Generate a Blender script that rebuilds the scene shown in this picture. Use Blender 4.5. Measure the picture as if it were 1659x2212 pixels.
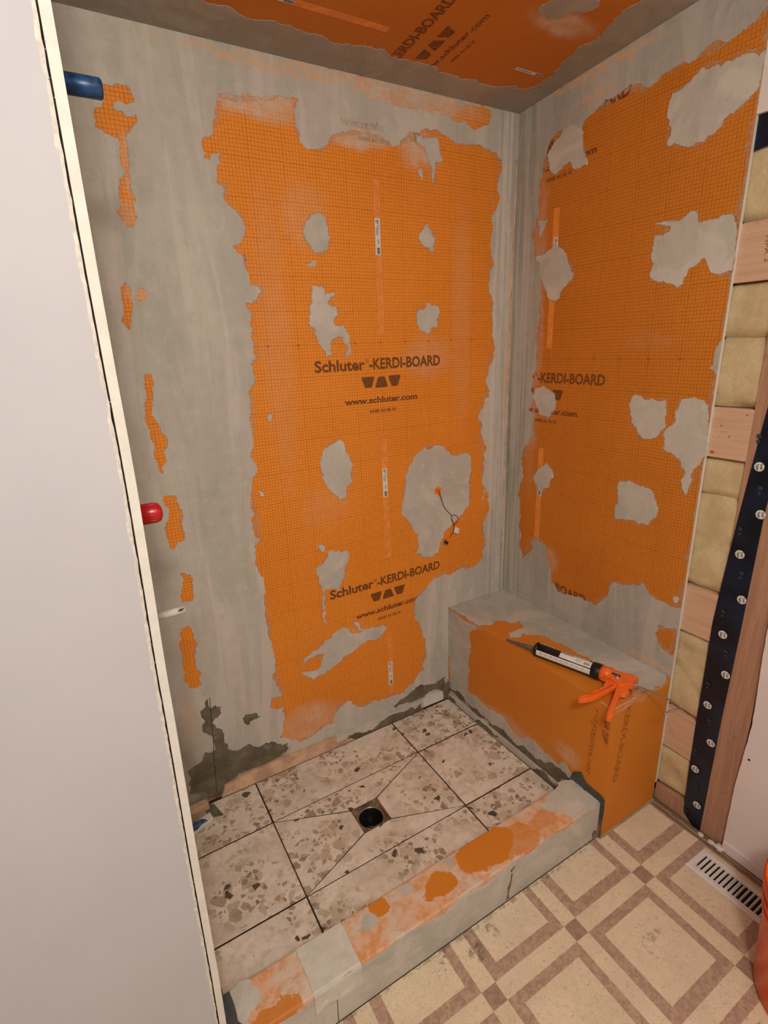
import bpy, bmesh, math, random, json
from mathutils import Vector, Matrix, noise
from mathutils.geometry import tessellate_polygon, delaunay_2d_cdt
for o in list(bpy.data.objects): bpy.data.objects.remove(o, do_unlink=True)
S = bpy.context.scene
COL = S.collection
random.seed(7)

# ---------------------------------------------------------------- camera
F_PX = 1127.5
def Rz(a): return Matrix.Rotation(a, 3, 'Z')
def Rx(a): return Matrix.Rotation(a, 3, 'X')
cam = bpy.data.cameras.new('camera')
cam.sensor_fit = 'HORIZONTAL'; cam.sensor_width = 36; cam.lens = F_PX / 1659 * 36
cam.clip_start = 0.02; cam.clip_end = 50
co_ = bpy.data.objects.new('camera', cam); COL.objects.link(co_)
rot = Rz(math.radians(-29.8714)) @ Rx(math.radians(72.3559)) @ Rz(math.radians(-2.219))
co_.matrix_world = Matrix.Translation((-1.54602, -1.62549, 1.539)) @ rot.to_4x4()
S.camera = co_
# ---------------------------------------------------------------- world, lights, exposure
w = bpy.data.worlds.new('world'); S.world = w; w.use_nodes = True
w.node_tree.nodes['Background'].inputs[0].default_value = (0.9, 0.8, 0.7, 1)
w.node_tree.nodes['Background'].inputs[1].default_value = 0.05
def lamp(name, kind, loc, power, color, size, target=None, size_y=None):
    l = bpy.data.lights.new(name, kind); l.energy = power; l.color = color
    if kind == 'AREA':
        l.size = size
        if size_y: l.shape = 'RECTANGLE'; l.size_y = size_y
    else: l.shadow_soft_size = size
    o = bpy.data.objects.new(name, l); COL.objects.link(o); o.location = loc
    if target is not None:
        o.rotation_euler = (Vector(target) - Vector(loc)).to_track_quat('-Z', 'Y').to_euler()
    return o
lamp('ceiling_lamp_light', 'POINT', (-1.60, -2.08, 2.22), 58, (1.0, 0.955, 0.885), 0.12)
lamp('room_fill_light', 'AREA', (-1.3, -2.3, 2.38), 11, (1.0, 0.955, 0.885), 0.9, (-1.3, -2.3, 0))  # unseen soft fill added below the room ceiling
S.view_settings.view_transform = 'Standard'; S.view_settings.look = 'None'
S.view_settings.gamma = 1; S.view_settings.use_curve_mapping = False
S.view_settings.exposure = 0.0

# ---------------------------------------------------------------- measured dimensions (metres)
XL = -1.482                     # left shower wall
ZC = 2.303                      # shower ceiling at the back wall, rising towards the room
def zceil(y): return ZC - 0.06 * y
CI, CO, CZ, FZ = -0.6835, -0.800, 0.083, -0.0626   # curb inner, outer, top; bathroom floor
BX, BX2, BY, BZ = -0.310, -0.2926, -0.8085, 0.451  # bench
def bxf(y): return BX + (BX2 - BX) * (-y / 0.8085)
PL = {
 'back': lambda a, b, n=0.0: (a, -n, b),
 'right': lambda a, b, n=0.0: (-n, a, b),
 'ceil': lambda a, b, n=0.0: (a, b, zceil(b) - n),
 'top': lambda a, b, n=0.0: (a, b, CZ + n),
 'front': lambda a, b, n=0.0: (a, CO - n, b),
 'btop': lambda a, b, n=0.0: (a, b, BZ + n),
 'bfront': lambda a, b, n=0.0: (bxf(a) - n, a, b),
 'bend': lambda a, b, n=0.0: (a, BY - n, b),
 'stud': lambda a, b, n=0.0: (0.0127 - n, a, b),
 'floor': lambda a, b, n=0.0: (a, b, FZ + n),
 'tile': lambda a, b, n=0.0: (a, b, n),
}
# ---------------------------------------------------------------- node helper
class NT:
    def __init__(s, name):
        s.m = bpy.data.materials.new(name); s.m.use_nodes = True
        s.t = s.m.node_tree; s.b = s.t.nodes['Principled BSDF']
        g = s.t.nodes.new('ShaderNodeNewGeometry'); s.pos = g.outputs['Position']
        s.b.inputs['Specular IOR Level'].default_value = 0.3
    def n(s, typ, **k):
        x = s.t.nodes.new(typ)
        for a, v in k.items(): setattr(x, a, v)
        return x
    def put(s, sock, v):
        if isinstance(v, bpy.types.NodeSocket): s.t.links.new(v, sock)
        elif v is not None: 
            if hasattr(sock.default_value, '__len__') and not hasattr(v, '__len__'): v = (v, v, v) + ((1,) if len(sock.default_value) == 4 else ())
            elif hasattr(v, '__len__') and len(sock.default_value) == 4 and len(v) == 3: v = tuple(v) + (1,)
            sock.default_value = v
    def math(s, op, a, b=None, c=None, clamp=False):
        x = s.n('ShaderNodeMath', operation=op, use_clamp=clamp)
        s.put(x.inputs[0], a); s.put(x.inputs[1], b) if b is not None else None
        if c is not None: s.put(x.inputs[2], c)
        return x.outputs[0]
    def vm(s, op, a, b=None, out=0):
        x = s.n('ShaderNodeVectorMath', operation=op)
        s.put(x.inputs[0], a)
        if b is not None: s.put(x.inputs[1], b)
        return x.outputs['Value'] if op in ('LENGTH', 'DISTANCE', 'DOT_PRODUCT') else x.outputs[0]
    def scale(s, v, f): return s.vm('MULTIPLY', v, f)
    def noise(s, scale, detail=3, rough=0.55, vec=None, dist=0, color=False):
        x = s.n('ShaderNodeTexNoise'); x.inputs['Scale'].default_value = scale
        x.inputs['Detail'].default_value = detail; x.inputs['Roughness'].default_value = rough
        x.inputs['Distortion'].default_value = dist
        s.put(x.inputs['Vector'], vec if vec is not None else s.pos)
        return x.outputs['Color' if color else 'Fac']
    def step(s, v, a, b, lo=0.0, hi=1.0, smooth=True):
        x = s.n('ShaderNodeMapRange', interpolation_type='SMOOTHSTEP' if smooth else 'LINEAR')
        s.put(x.inputs['Value'], v); x.inputs['From Min'].default_value = a; x.inputs['From Max'].default_value = b
        x.inputs['To Min'].default_value = lo; x.inputs['To Max'].default_value = hi
        return x.outputs[0]
    def mix(s, f, a, b, mode='MIX'):
        x = s.n('ShaderNodeMix', data_type='RGBA', blend_type=mode)
        s.put(x.inputs[0], f); s.put(x.inputs[6], a); s.put(x.inputs[7], b)
        return x.outputs[2]
    def sep(s, v):
        x = s.n('ShaderNodeSeparateXYZ'); s.put(x.inputs[0], v); return x.outputs
    def comb(s, x_, y_, z_):
        x = s.n('ShaderNodeCombineXYZ'); s.put(x.inputs[0], x_); s.put(x.inputs[1], y_); s.put(x.inputs[2], z_); return x.outputs[0]
    def bump(s, h, strength=0.3, dist=0.002, prev=None):
        x = s.n('ShaderNodeBump'); x.inputs['Strength'].default_value = strength; x.inputs['Distance'].default_value = dist
        s.put(x.inputs['Height'], h)
        if prev is not None: s.put(x.inputs['Normal'], prev)
        return x.outputs[0]
    def fin(s, col=None, rough=None, normal=None, metal=None, spec=None):
        s.put(s.b.inputs['Base Color'], col) if col is not None else None
        s.put(s.b.inputs['Roughness'], rough) if rough is not None else None
        if normal is not None: s.put(s.b.inputs['Normal'], normal)
        if metal is not None: s.b.inputs['Metallic'].default_value = metal
        if spec is not None: s.b.inputs['Specular IOR Level'].default_value = spec
        return s.m
    def blobs(s, lst, amp=0.03, nscale=14, soft=0.6):
        """stain mask: union of soft, noise-edged ellipsoids (centre, radii, strength) in metres"""
        nz = s.noise(nscale, 4, 0.6, color=True)
        off = s.vm('MULTIPLY', s.vm('SUBTRACT', nz, (0.5, 0.5, 0.5)), (amp * 2, amp * 2, amp * 2))
        p = s.vm('ADD', s.pos, off)
        tot = None
        for c, r, st in lst:
            d = s.vm('LENGTH', s.vm('DIVIDE', s.vm('SUBTRACT', p, c), r))
            m = s.step(d, 1.0, 1.0 - soft, 0.0, st)
            tot = m if tot is None else s.math('MAXIMUM', tot, m)
        return tot
def plain(name, col, rough=0.6, metal=0.0, spec=0.3, var=0.06, vscale=30, bump=0.0, bscale=200):
    t = NT(name); n = t.noise(vscale, 3)
    c = t.mix(t.step(n, 0.3, 0.7), tuple(x * (1 - var) for x in col), tuple(min(1, x * (1 + var)) for x in col))
    nm = t.bump(t.noise(bscale, 3), bump, 0.001) if bump else None
    return t.fin(c, rough, nm, metal, spec)

# ---------------------------------------------------------------- materials
ORANGE = (0.80, 0.262, 0.026); ORANGE_D = (0.66, 0.195, 0.014); PRINT = (0.19, 0.062, 0.013)
HAZE = (0.62, 0.42, 0.27); GREY = (0.50, 0.462, 0.385); GREY2 = (0.40, 0.385, 0.315)
def board_mat(name, plane, u0=0, v0=0, grid=1.0, haze=(), clean=(), base_haze=0.0, tone=1.0, haze_col=HAZE):
    t = NT(name); x, y, z = t.sep(t.pos)
    a, b = {'xz': (x, z), 'yz': (y, z), 'xy': (x, y)}[plane]
    fine = t.noise(700, 2, 0.7); big = t.noise(3.0, 3)
    col = t.mix(t.step(fine, 0.25, 0.75), tuple(c * 0.78 * tone for c in ORANGE), tuple(c * 1.2 * tone for c in ORANGE))
    col = t.mix(t.step(big, 0.3, 0.75, 0, 0.45), col, tuple(c * tone for c in ORANGE_D))
    h = t.math('MULTIPLY', fine, 0.35)
    if grid > 0:
        wob = t.sep(t.vm('MULTIPLY', t.vm('SUBTRACT', t.noise(22, 3, color=True), (0.5, 0.5, 0.5)), (0.0032,) * 3))
        wv = {'xz': (0, 2), 'yz': (1, 2), 'xy': (0, 1)}[plane]
        line = None
        for q, o, wi in ((a, u0, wv[0]), (b, v0, wv[1])):
            for pitch, wd, st in ((0.01, 0.115, 0.72), (0.1, 0.014, 0.95)):
                c = t.math('DIVIDE', t.math('SUBTRACT', t.math('ADD', q, wob[wi]), o), pitch)
                d = t.math('ABSOLUTE', t.math('SUBTRACT', t.math('FRACT', t.math('ADD', c, 0.5)), 0.5))
                m = t.step(d, wd, wd * 0.35, 0.0, st)
                line = m if line is None else t.math('MAXIMUM', line, m)
        lv = t.math('MULTIPLY', line, t.step(t.noise(60, 2), 0.25, 0.6, 0.45 * grid, 1.0 * grid))
        col = t.mix(t.math('MULTIPLY', lv, 0.60), col, (0.20, 0.045, 0.004))
        h = t.math('SUBTRACT', h, t.math('MULTIPLY', lv, 0.9))
    if haze or base_haze:
        hz = t.blobs(haze) if haze else 0.0
        hz = t.math('MAXIMUM', hz, base_haze)
        if clean: hz = t.math('MULTIPLY', hz, t.math('SUBTRACT', 1.0, t.blobs(clean, 0.030, 22, 0.10)))
        tex = t.step(t.noise(32, 6, 0.75), 0.3, 0.68, 0.5 if not base_haze else 0.35, 1.3)
        hz = t.math('MULTIPLY', hz, tex, clamp=True)
        pale = t.mix(t.step(t.noise(11, 4, 0.6), 0.35, 0.65), haze_col, (0.66, 0.54, 0.42))
        col = t.mix(hz, col, pale)
    return t.fin(col, t.step(fine, 0.2, 0.8, 0.52, 0.68), t.bump(h, 0.55, 0.0012), spec=0.25)
def thinset_mat(name, streak=(1, 1, 1), wet=(), tint=1.0, warm=(), corner=None):
    t = NT(name)
    sv = t.vm('MULTIPLY', t.pos, streak)
    n1 = t.noise(4.5, 5, 0.6, sv, 0.5); n2 = t.noise(1.8, 3, 0.5); n3 = t.noise(420, 2, 0.7)
    col = t.mix(t.step(n2, 0.35, 0.65), tuple(c * tint for c in GREY), tuple(c * tint for c in (0.48, 0.42, 0.36)))
    col = t.mix(t.step(n1, 0.35, 0.7, 0, 0.75), col, tuple(c * tint for c in GREY2))
    col = t.mix(t.step(n3, 0.3, 0.7, 0.0, 0.25), col, tuple(c * tint for c in (0.37, 0.33, 0.27)))
    if corner:
        ax, vec, r0 = corner
        cm = t.step(t.sep(t.pos)[ax], -r0, -r0 * 0.5)
        ns = t.noise(1.0, 3, 0.5, t.vm('MULTIPLY', t.pos, vec))
        col = t.mix(t.math('MULTIPLY', cm, t.step(ns, 0.42, 0.62, 0, 0.6)), col, tuple(c * tint * 1.3 for c in (0.50, 0.455, 0.38)))
        col = t.mix(t.math('MULTIPLY', cm, t.step(ns, 0.50, 0.36, 0, 0.5)), col, tuple(c * tint for c in (0.33, 0.29, 0.22)))
        n1 = t.math('ADD', n1, t.math('MULTIPLY', t.math('MULTIPLY', cm, ns), 0.8))
    vert = (9, 9, 1.3) if abs(streak[2]) < 1 else (5, 5, 5)
    st = t.noise(1.0, 4, 0.6, t.vm('MULTIPLY', t.pos, vert), 0.8)
    col = t.mix(t.step(st, 0.50, 0.60, 0, 0.42), col, tuple(c * tint * 1.12 for c in (0.54, 0.48, 0.41)))
    col = t.mix(t.step(st, 0.46, 0.36, 0, 0.45), col, tuple(c * tint * 0.85 for c in GREY2))
    n1 = t.math('ADD', n1, t.math('MULTIPLY', t.step(st, 0.48, 0.55), 0.18))
    blot = t.noise(26, 4, 0.65)
    col = t.mix(t.step(blot, 0.5, 0.72, 0, 0.35), col, tuple(c * tint * 1.18 for c in GREY))
    col = t.mix(t.step(blot, 0.46, 0.3, 0, 0.30), col, tuple(c * tint * 0.78 for c in GREY2))
    if warm:
        wm = t.math('MULTIPLY', t.blobs(warm, 0.03, 20, 0.6), t.step(t.noise(50, 4, 0.7), 0.4, 0.6))
        col = t.mix(wm, col, (0.72, 0.40, 0.19))
    if wet:
        wm = t.blobs(wet, 0.05, 10, 0.55)
        col = t.mix(wm, col, (0.19, 0.148, 0.09))
    h = t.math('ADD', t.math('MULTIPLY', n1, 1.0), t.math('MULTIPLY', n3, 0.10))
    return t.fin(col, 0.82, t.bump(h, 0.45, 0.004), spec=0.25)
M = {}
M['back_board'] = board_mat('orange_grid_board_back', 'xz', -0.600, 1.5506, 1.0, tone=1.12, haze=[
    ((-0.97, 0, 2.185), (0.20, 0.2, 0.055), 0.8), ((-0.66, 0, 2.145), (0.15, 0.2, 0.045), 0.9), ((-0.43, 0, 2.14), (0.10, 0.2, 0.07), 0.7),
    ((-0.62, 0, 2.29), (0.55, 0.2, 0.11), 0.96), ((-0.40, 0, 1.49), (0.14, 0.2, 0.1), 0.22), ((-0.97, 0, 1.55), (0.07, 0.1, 0.6), 0.12),
    ((-0.38, 0, 0.50), (0.09, 0.2, 0.14), 0.45), ((-0.98, 0, 0.15), (0.17, 0.2, 0.12), 0.5), ((-0.77, 0, 0.46), (0.1, 0.2, 0.06), 0.25),
    ((-1.33, 0, 1.88), (0.05, 0.1, 0.06), 0.35), ((-1.335, 0, 1.70), (0.05, 0.1, 0.05), 0.55), ((-1.30, 0, 1.99), (0.04, 0.1, 0.10), 0.5),
    ((-0.85, 0, 1.0), (0.12, 0.2, 0.10), 0.12), ((-0.25, 0, 1.62), (0.06, 0.1, 0.5), 0.12), ((-0.85, 0, 1.92), (0.10, 0.1, 0.12), 0.2)])
M['right_board'] = board_mat('orange_grid_board_right', 'yz', -0.1987, 1.4705, 1.0, haze=[
    ((0, -0.42, 2.26), (0.1, 0.14, 0.06), 0.55), ((0, -0.60, 2.27), (0.1, 0.2, 0.06), 0.6), ((0, -0.13, 1.55), (0.1, 0.05, 0.7), 0.35),
    ((0, -0.26, 0.68), (0.1, 0.07, 0.08), 0.4), ((0, -0.75, 0.49), (0.1, 0.2, 0.05), 0.5), ((0, -0.60, 1.52), (0.1, 0.12, 0.04), 0.08)], tone=0.82)
M['ceil_board'] = board_mat('orange_board_ceiling', 'xy', 0, 0, 0.25, haze=[((-0.25, -0.42, 2.33), (0.14, 0.06, 0.1), 0.7), ((-0.45, -0.55, 2.33), (0.3, 0.05, 0.1), 0.2)], tone=0.75)
M['bench_board'] = board_mat('orange_fleece_board_bench', 'yz', 0, 0, 0.0, haze=[
    ((-0.31, -0.10, 0.30), (0.04, 0.035, 0.16), 0.55), ((-0.31, -0.16, 0.44), (0.03, 0.10, 0.03), 0.3), ((-0.30, -0.66, 0.17), (0.04, 0.08, 0.05), 0.35),
    ((-0.31, -0.40, 0.10), (0.04, 0.3, 0.05), 0.3), ((-0.15, -0.80, 0.44), (0.2, 0.04, 0.02), 0.3)], tone=0.84)
M['curb_board'] = board_mat('orange_board_curb', 'xy', 0, 0, 0.0, base_haze=0.95, tone=0.80, haze_col=(0.72, 0.40, 0.22), clean=[
    ((-0.72, -0.725, 0.083), (0.115, 0.060, 0.05), 1.0), ((-0.62, -0.760, 0.083), (0.08, 0.05, 0.05), 0.75), ((-0.90, -0.745, 0.083), (0.055, 0.036, 0.05), 1.0),
    ((-1.08, -0.706, 0.083), (0.028, 0.026, 0.05), 1.0), ((-1.40, -0.785, 0.083), (0.06, 0.025, 0.05), 0.9), ((-0.50, -0.745, 0.083), (0.06, 0.03, 0.05), 0.6)])
M['print'] = plain('brown_print', PRINT, 0.6, var=0.25, vscale=120)
M['print_soft'] = plain('faded_brown_print', (0.38, 0.115, 0.016), 0.6, var=0.3, vscale=90)
M['thin_back'] = thinset_mat('thinset_back', (1.6, 1, 0.5), tint=1.12, corner=(0, (60, 1, 1.2), 0.13), wet=[((-1.36, 0, 0.06), (0.11, 0.1, 0.10), 0.9), ((-1.20, 0, 0.075), (0.16, 0.1, 0.05), 0.75), ((-1.45, 0, 0.10), (0.07, 0.1, 0.3), 0.5)],
    warm=[((-1.40, 0, 0.35), (0.03, 0.1, 0.12), 0.6), ((-0.70, 0, 2.28), (0.7, 0.1, 0.025), 0.8), ((-0.02, 0, 1.55), (0.012, 0.1, 0.42), 0.95), ((-0.3, 0, 0.28), (0.01, 0.1, 0.1), 0.8)])
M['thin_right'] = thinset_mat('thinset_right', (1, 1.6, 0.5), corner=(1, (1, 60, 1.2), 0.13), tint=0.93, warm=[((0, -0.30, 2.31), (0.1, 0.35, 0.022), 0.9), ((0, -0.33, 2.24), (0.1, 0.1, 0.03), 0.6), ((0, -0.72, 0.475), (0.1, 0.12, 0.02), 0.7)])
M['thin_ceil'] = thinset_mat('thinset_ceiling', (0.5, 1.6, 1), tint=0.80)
M['thin_patch'] = thinset_mat('thinset_patch', (1, 1, 1), tint=1.15)
M['thin_curb'] = thinset_mat('thinset_curb', (0.6, 1, 4.0), tint=1.14)
M['thin_bench'] = thinset_mat('thinset_bench', (1, 0.5, 1), tint=1.05)
def film(name, c1, c2, lo, hi, a0, a1, sc=38, rough=0.8):
    t = NT(name); n = t.noise(sc, 5, 0.7)
    t.put(t.b.inputs['Alpha'], t.math('MULTIPLY', t.step(n, lo, hi, a0, a1), 1.0, clamp=True))
    return t.fin(t.mix(t.step(t.noise(12, 3), .35, .65), c1, c2), rough)
M['damp'] = film('damp_thinset', (0.20, 0.165, 0.10), (0.13, 0.10, 0.06), 0.30, 0.62, 0.5, 0.97, 22, 0.65)
M['smear'] = film('thin_thinset_smear', (0.66, 0.44, 0.27), (0.56, 0.44, 0.32), 0.36, 0.66, 0.0, 0.62, 60)
M['faint_print'] = plain('print_seen_through_haze', (0.42, 0.33, 0.245), 0.7, var=0.3, vscale=60)
M['foam'] = plain('cream_foam_board_edge', (0.70, 0.65, 0.56), 0.8, var=0.05, bump=0.1, bscale=500)
M['drywall'] = plain('painted_drywall', (0.50, 0.475, 0.478), 0.75, var=0.02, vscale=6, bump=0.25, bscale=260)
M['drywall_right_lit'] = plain('painted_drywall_right_lit', (0.74, 0.64, 0.59), 0.75, var=0.03, vscale=6, bump=0.25, bscale=260)  # left drywall's paint with extra light put into its colour
M['gypsum'] = plain('gypsum_core', (0.66, 0.59, 0.50), 0.9, var=0.15, vscale=80, bump=0.5, bscale=250)
M['white_metal'] = plain('white_enamel', (0.72, 0.66, 0.60), 0.4, var=0.05, spec=0.5)
M['black'] = plain('black_plastic', (0.008, 0.008, 0.009), 0.35, var=0.2, spec=0.5)
M['dark'] = plain('dark_void', (0.012, 0.009, 0.007), 0.9)
M['grout'] = plain('dark_tile_bed', (0.035, 0.026, 0.02), 0.9, var=0.3)
M['rust_grout'] = plain('rusty_mortar', (0.16, 0.065, 0.025), 0.9, var=0.4)
M['membrane'] = plain('dark_grey_membrane', (0.075, 0.078, 0.068), 0.85, var=0.25, vscale=15, bump=0.4, bscale=300)
M['fabric'] = thinset_mat('grey_fleece_membrane', (1, 1, 1), tint=1.35)
M['label_white'] = plain('white_label_paper', (0.72, 0.68, 0.60), 0.5, var=0.03)
M['label_ink'] = plain('label_ink', (0.05, 0.045, 0.045), 0.5)
M['label_grey'] = plain('label_grey_ink', (0.36, 0.33, 0.29), 0.5)
M['tool_orange'] = plain('orange_tool_plastic', (0.90, 0.155, 0.018), 0.38, var=0.08, spec=0.5, vscale=60)
M['bucket_orange'] = plain('orange_bucket_plastic', (0.82, 0.095, 0.010), 0.32, var=0.25, spec=0.5, vscale=9)
M['steel'] = plain('bright_steel', (0.55, 0.50, 0.45), 0.28, 0.95, var=0.1)
M['grey_nozzle'] = plain('grey_caulk_nozzle', (0.11, 0.11, 0.11), 0.5, var=0.35, vscale=90)
M['bronze'] = plain('drain_bronze', (0.26, 0.19, 0.115), 0.38, 0.6, var=0.3, vscale=90)
M['water'] = plain('dark_water', (0.004, 0.004, 0.004), 0.04, spec=0.7)
M['blue'] = plain('blue_pipe_tube', (0.012, 0.060, 0.155), 0.35, var=0.55, vscale=70, spec=0.5)
M['red'] = plain('red_valve_cap', (0.50, 0.008, 0.010), 0.28, var=0.15, spec=0.6)
M['pvc'] = plain('scuffed_white_pipe', (0.62, 0.56, 0.47), 0.45, var=0.12, vscale=60)
M['blue_paint'] = plain('blue_primer', (0.07, 0.13, 0.21), 0.6, var=0.5, vscale=90)
M['wire'] = plain('dark_brown_cable', (0.035, 0.018, 0.008), 0.5)
M['tape_black'] = plain('navy_black_tape', (0.003, 0.008, 0.020), 0.33, var=0.6, vscale=12, spec=0.5, bump=0.25, bscale=14)
M['tape_grey'] = plain('tape_grey_print', (0.035, 0.042, 0.048), 0.45)
M['tan_tape'] = plain('plain_orange_band', (0.80, 0.27, 0.05), 0.5, var=0.1, vscale=40)
M['peach'] = plain('hazed_peach_strip', (0.60, 0.38, 0.24), 0.8, var=0.22, vscale=18, bump=0.3, bscale=200)
M['beige_tile'] = plain('beige_tile_offcut', (0.36, 0.27, 0.165), 0.6, var=0.15)

def tile_mat():
    t = NT('beige_breccia_tile')
    oi = t.n('ShaderNodeObjectInfo'); rnd = oi.outputs['Random']
    off = t.comb(t.math('MULTIPLY', rnd, 37.0), t.math('MULTIPLY', rnd, 91.0), t.math('MULTIPLY', rnd, 13.0))
    P = t.vm('ADD', t.pos, off)
    base = t.mix(t.step(t.noise(9, 6, 0.65, P), 0.32, 0.68), (0.80, 0.70, 0.57), (0.64, 0.54, 0.43))
    base = t.mix(t.step(t.noise(38, 5, 0.7, P), 0.45, 0.7, 0, 0.55), base, (0.50, 0.385, 0.275))
    base = t.mix(t.step(t.noise(21, 4, 0.6, t.vm('ADD', P, (5, 5, 5))), 0.55, 0.75, 0, 0.6), base, (0.86, 0.75, 0.61))
    wp = t.vm('ADD', P, t.vm('MULTIPLY', t.vm('SUBTRACT', t.noise(30, 3, 0.6, P, color=True), (.5, .5, .5)), (0.012, 0.012, 0.012)))
    clus = t.step(t.noise(4.2, 2, 0.5, t.vm('ADD', P, (9, 2, 4))), 0.40, 0.56)
    col = base; hh = None
    for sc, thr, edge, c1, c2, cl, op in ((15, 0.72, 0.10, (0.42, 0.32, 0.21), (0.62, 0.50, 0.37), 1, 0.75), (30, 0.60, 0.09, (0.28, 0.195, 0.12), (0.60, 0.47, 0.34), 1, 0.85),
                                (58, 0.62, 0.10, (0.19, 0.125, 0.075), (0.46, 0.34, 0.23), 1, 0.85), (26, 0.90, 0.12, (0.40, 0.31, 0.21), (0.55, 0.44, 0.33), 0, 0.6), (42, 0.972, 0.12, (0.055, 0.042, 0.030), (0.10, 0.075, 0.05), 0, 0.95)):
        v = t.n('ShaderNodeTexVoronoi'); ve = t.n('ShaderNodeTexVoronoi', feature='DISTANCE_TO_EDGE')
        for q in (v, ve):
            q.inputs['Scale'].default_value = sc; q.inputs['Randomness'].default_value = 1; t.put(q.inputs['Vector'], wp)
        r, g, b_ = t.sep(v.outputs['Color'])
        lim = t.step(g, 0, 1, edge * 0.5, edge * 2.2)
        m = t.math('MULTIPLY', t.step(t.math('SUBTRACT', ve.outputs['Distance'], lim), -0.015, 0.02), t.math('GREATER_THAN', r, thr))
        if cl: m = t.math('MULTIPLY', m, clus)
        col = t.mix(t.math('MULTIPLY', m, op), col, t.mix(b_, c1, c2))
    return t.fin(col, t.step(t.noise(60, 3, 0.6, P), 0.3, 0.7, 0.45, 0.62), t.bump(t.noise(160, 3, 0.6, P), 0.12, 0.001), spec=0.35)
M['tile'] = tile_mat()
def vinyl_mat():
    t = NT('vinyl_sheet_lattice_pattern'); x, y, z = t.sep(t.pos)
    wob = t.sep(t.vm('MULTIPLY', t.vm('SUBTRACT', t.noise(90, 2, color=True), (.5, .5, .5)), (0.0016,) * 3))
    P = 0.305
    def f(q, o): return t.math('MULTIPLY', t.math('FRACT', t.math('DIVIDE', t.math('SUBTRACT', q, o), P)), P)
    u = f(t.math('ADD', x, wob[0]), -0.308 - 3.05); v = f(t.math('ADD', y, wob[1]), -0.988 - 6.1)
    def band(q, a, b, s=0.0006): return t.math('MULTIPLY', t.step(q, a - s, a + s), t.step(q, b + s, b - s))
    su = band(u, 0.0, 0.0465); sv = band(v, 0.0, 0.0465)
    iu = band(u, 0.0795, 0.2775); iv = band(v, 0.0795, 0.2775)
    sq = t.math('MULTIPLY', su, sv)
    anys = t.math('MAXIMUM', su, sv)
    light = t.math('MAXIMUM', t.math('MULTIPLY', iu, iv), t.math('SUBTRACT', anys, sq), clamp=True)
    n1 = t.noise(10, 5, 0.6); n2 = t.noise(75, 4, 0.65, dist=1.5)
    lc = t.mix(t.step(n1, 0.35, 0.7), (0.78, 0.62, 0.425), (0.68, 0.54, 0.365))
    lc = t.mix(t.step(n2, 0.50, 0.70, 0, 0.6), lc, (0.46, 0.34, 0.215))
    lc = t.mix(t.step(t.noise(420, 2, 0.7), 0.42, 0.62, 0, 0.3), lc, (0.50, 0.38, 0.25))
    bc = t.mix(t.step(t.noise(60, 5, 0.7, dist=1.0), 0.38, 0.62), (0.50, 0.33, 0.225), (0.36, 0.23, 0.16))
    bc = t.mix(t.math('MULTIPLY', sq, 0.35), bc, (0.20, 0.11, 0.075))
    col = t.mix(light, bc, lc)
    dirt = t.math('MULTIPLY', t.blobs([((-0.86, -0.86, FZ), (0.035, 0.03, 0.1), 0.85), ((-0.79, -0.84, FZ), (0.02, 0.03, 0.1), 0.7), ((-0.42, -1.09, FZ), (0.045, 0.015, 0.1), 0.5),
        ((-0.95, -0.825, FZ), (0.03, 0.01, 0.1), 0.9), ((-0.46, -1.10, FZ), (0.012, 0.04, 0.1), 0.4), ((-0.6, -0.80, FZ), (1.2, 0.018, 0.1), 0.5)], 0.02, 30, 0.5), t.step(t.noise(60, 4, .7), 0.42, 0.6))
    col = t.mix(dirt, col, (0.09, 0.08, 0.045))
    speck = t.step(t.noise(130, 1, 0.3), 0.76, 0.80)
    col = t.mix(t.math('MULTIPLY', speck, 0.7), col, (0.10, 0.06, 0.035))
    return t.fin(col, 0.5, t.bump(t.noise(220, 3), 0.12, 0.0008), spec=0.3)
M['vinyl'] = vinyl_mat()
def wood_mat(name, c1, c2, axis):
    t = NT(name); st = {'y': (60, 3, 60), 'z': (60, 60, 3)}[axis]
    v = t.vm('MULTIPLY', t.pos, st)
    g = t.noise(1.0, 5, 0.65, v, 1.2)
    col = t.mix(t.step(g, 0.35, 0.68), c1, c2)
    col = t.mix(t.step(t.noise(26, 3, 0.6), 0.62, 0.75, 0, 0.45), col, tuple(c * 0.55 for c in c2))
    col = t.mix(t.step(t.noise(300, 2), 0.4, 0.7, 0, 0.2), col, tuple(c * 0.7 for c in c2))
    return t.fin(col, 0.75, t.bump(g, 0.25, 0.001), spec=0.2)
M['wood_block'] = wood_mat('pine_blocking', (0.66, 0.42, 0.26), (0.57, 0.34, 0.21), 'y')
M['wood_stud'] = wood_mat('reddish_stud', (0.48, 0.26, 0.155), (0.36, 0.19, 0.115), 'z')
M['wood_dark'] = wood_mat('brown_edge_strip', (0.27, 0.17, 0.10), (0.17, 0.10, 0.06), 'y')
def batt_mat():
    t = NT('yellow_fibreglass')
    c = t.mix(t.step(t.noise(16, 5, 0.65), 0.3, 0.7), (0.68, 0.53, 0.30), (0.56, 0.41, 0.22))
    c = t.mix(t.step(t.noise(260, 3, 0.7), 0.4, 0.7, 0, 0.45), c, (0.44, 0.33, 0.16))
    return t.fin(c, 0.95, t.bump(t.math('ADD', t.noise(240, 4, 0.7), t.math('MULTIPLY', t.noise(22, 3), 1.5)), 0.5, 0.003), spec=0.1)
M['batt'] = batt_mat()

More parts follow.
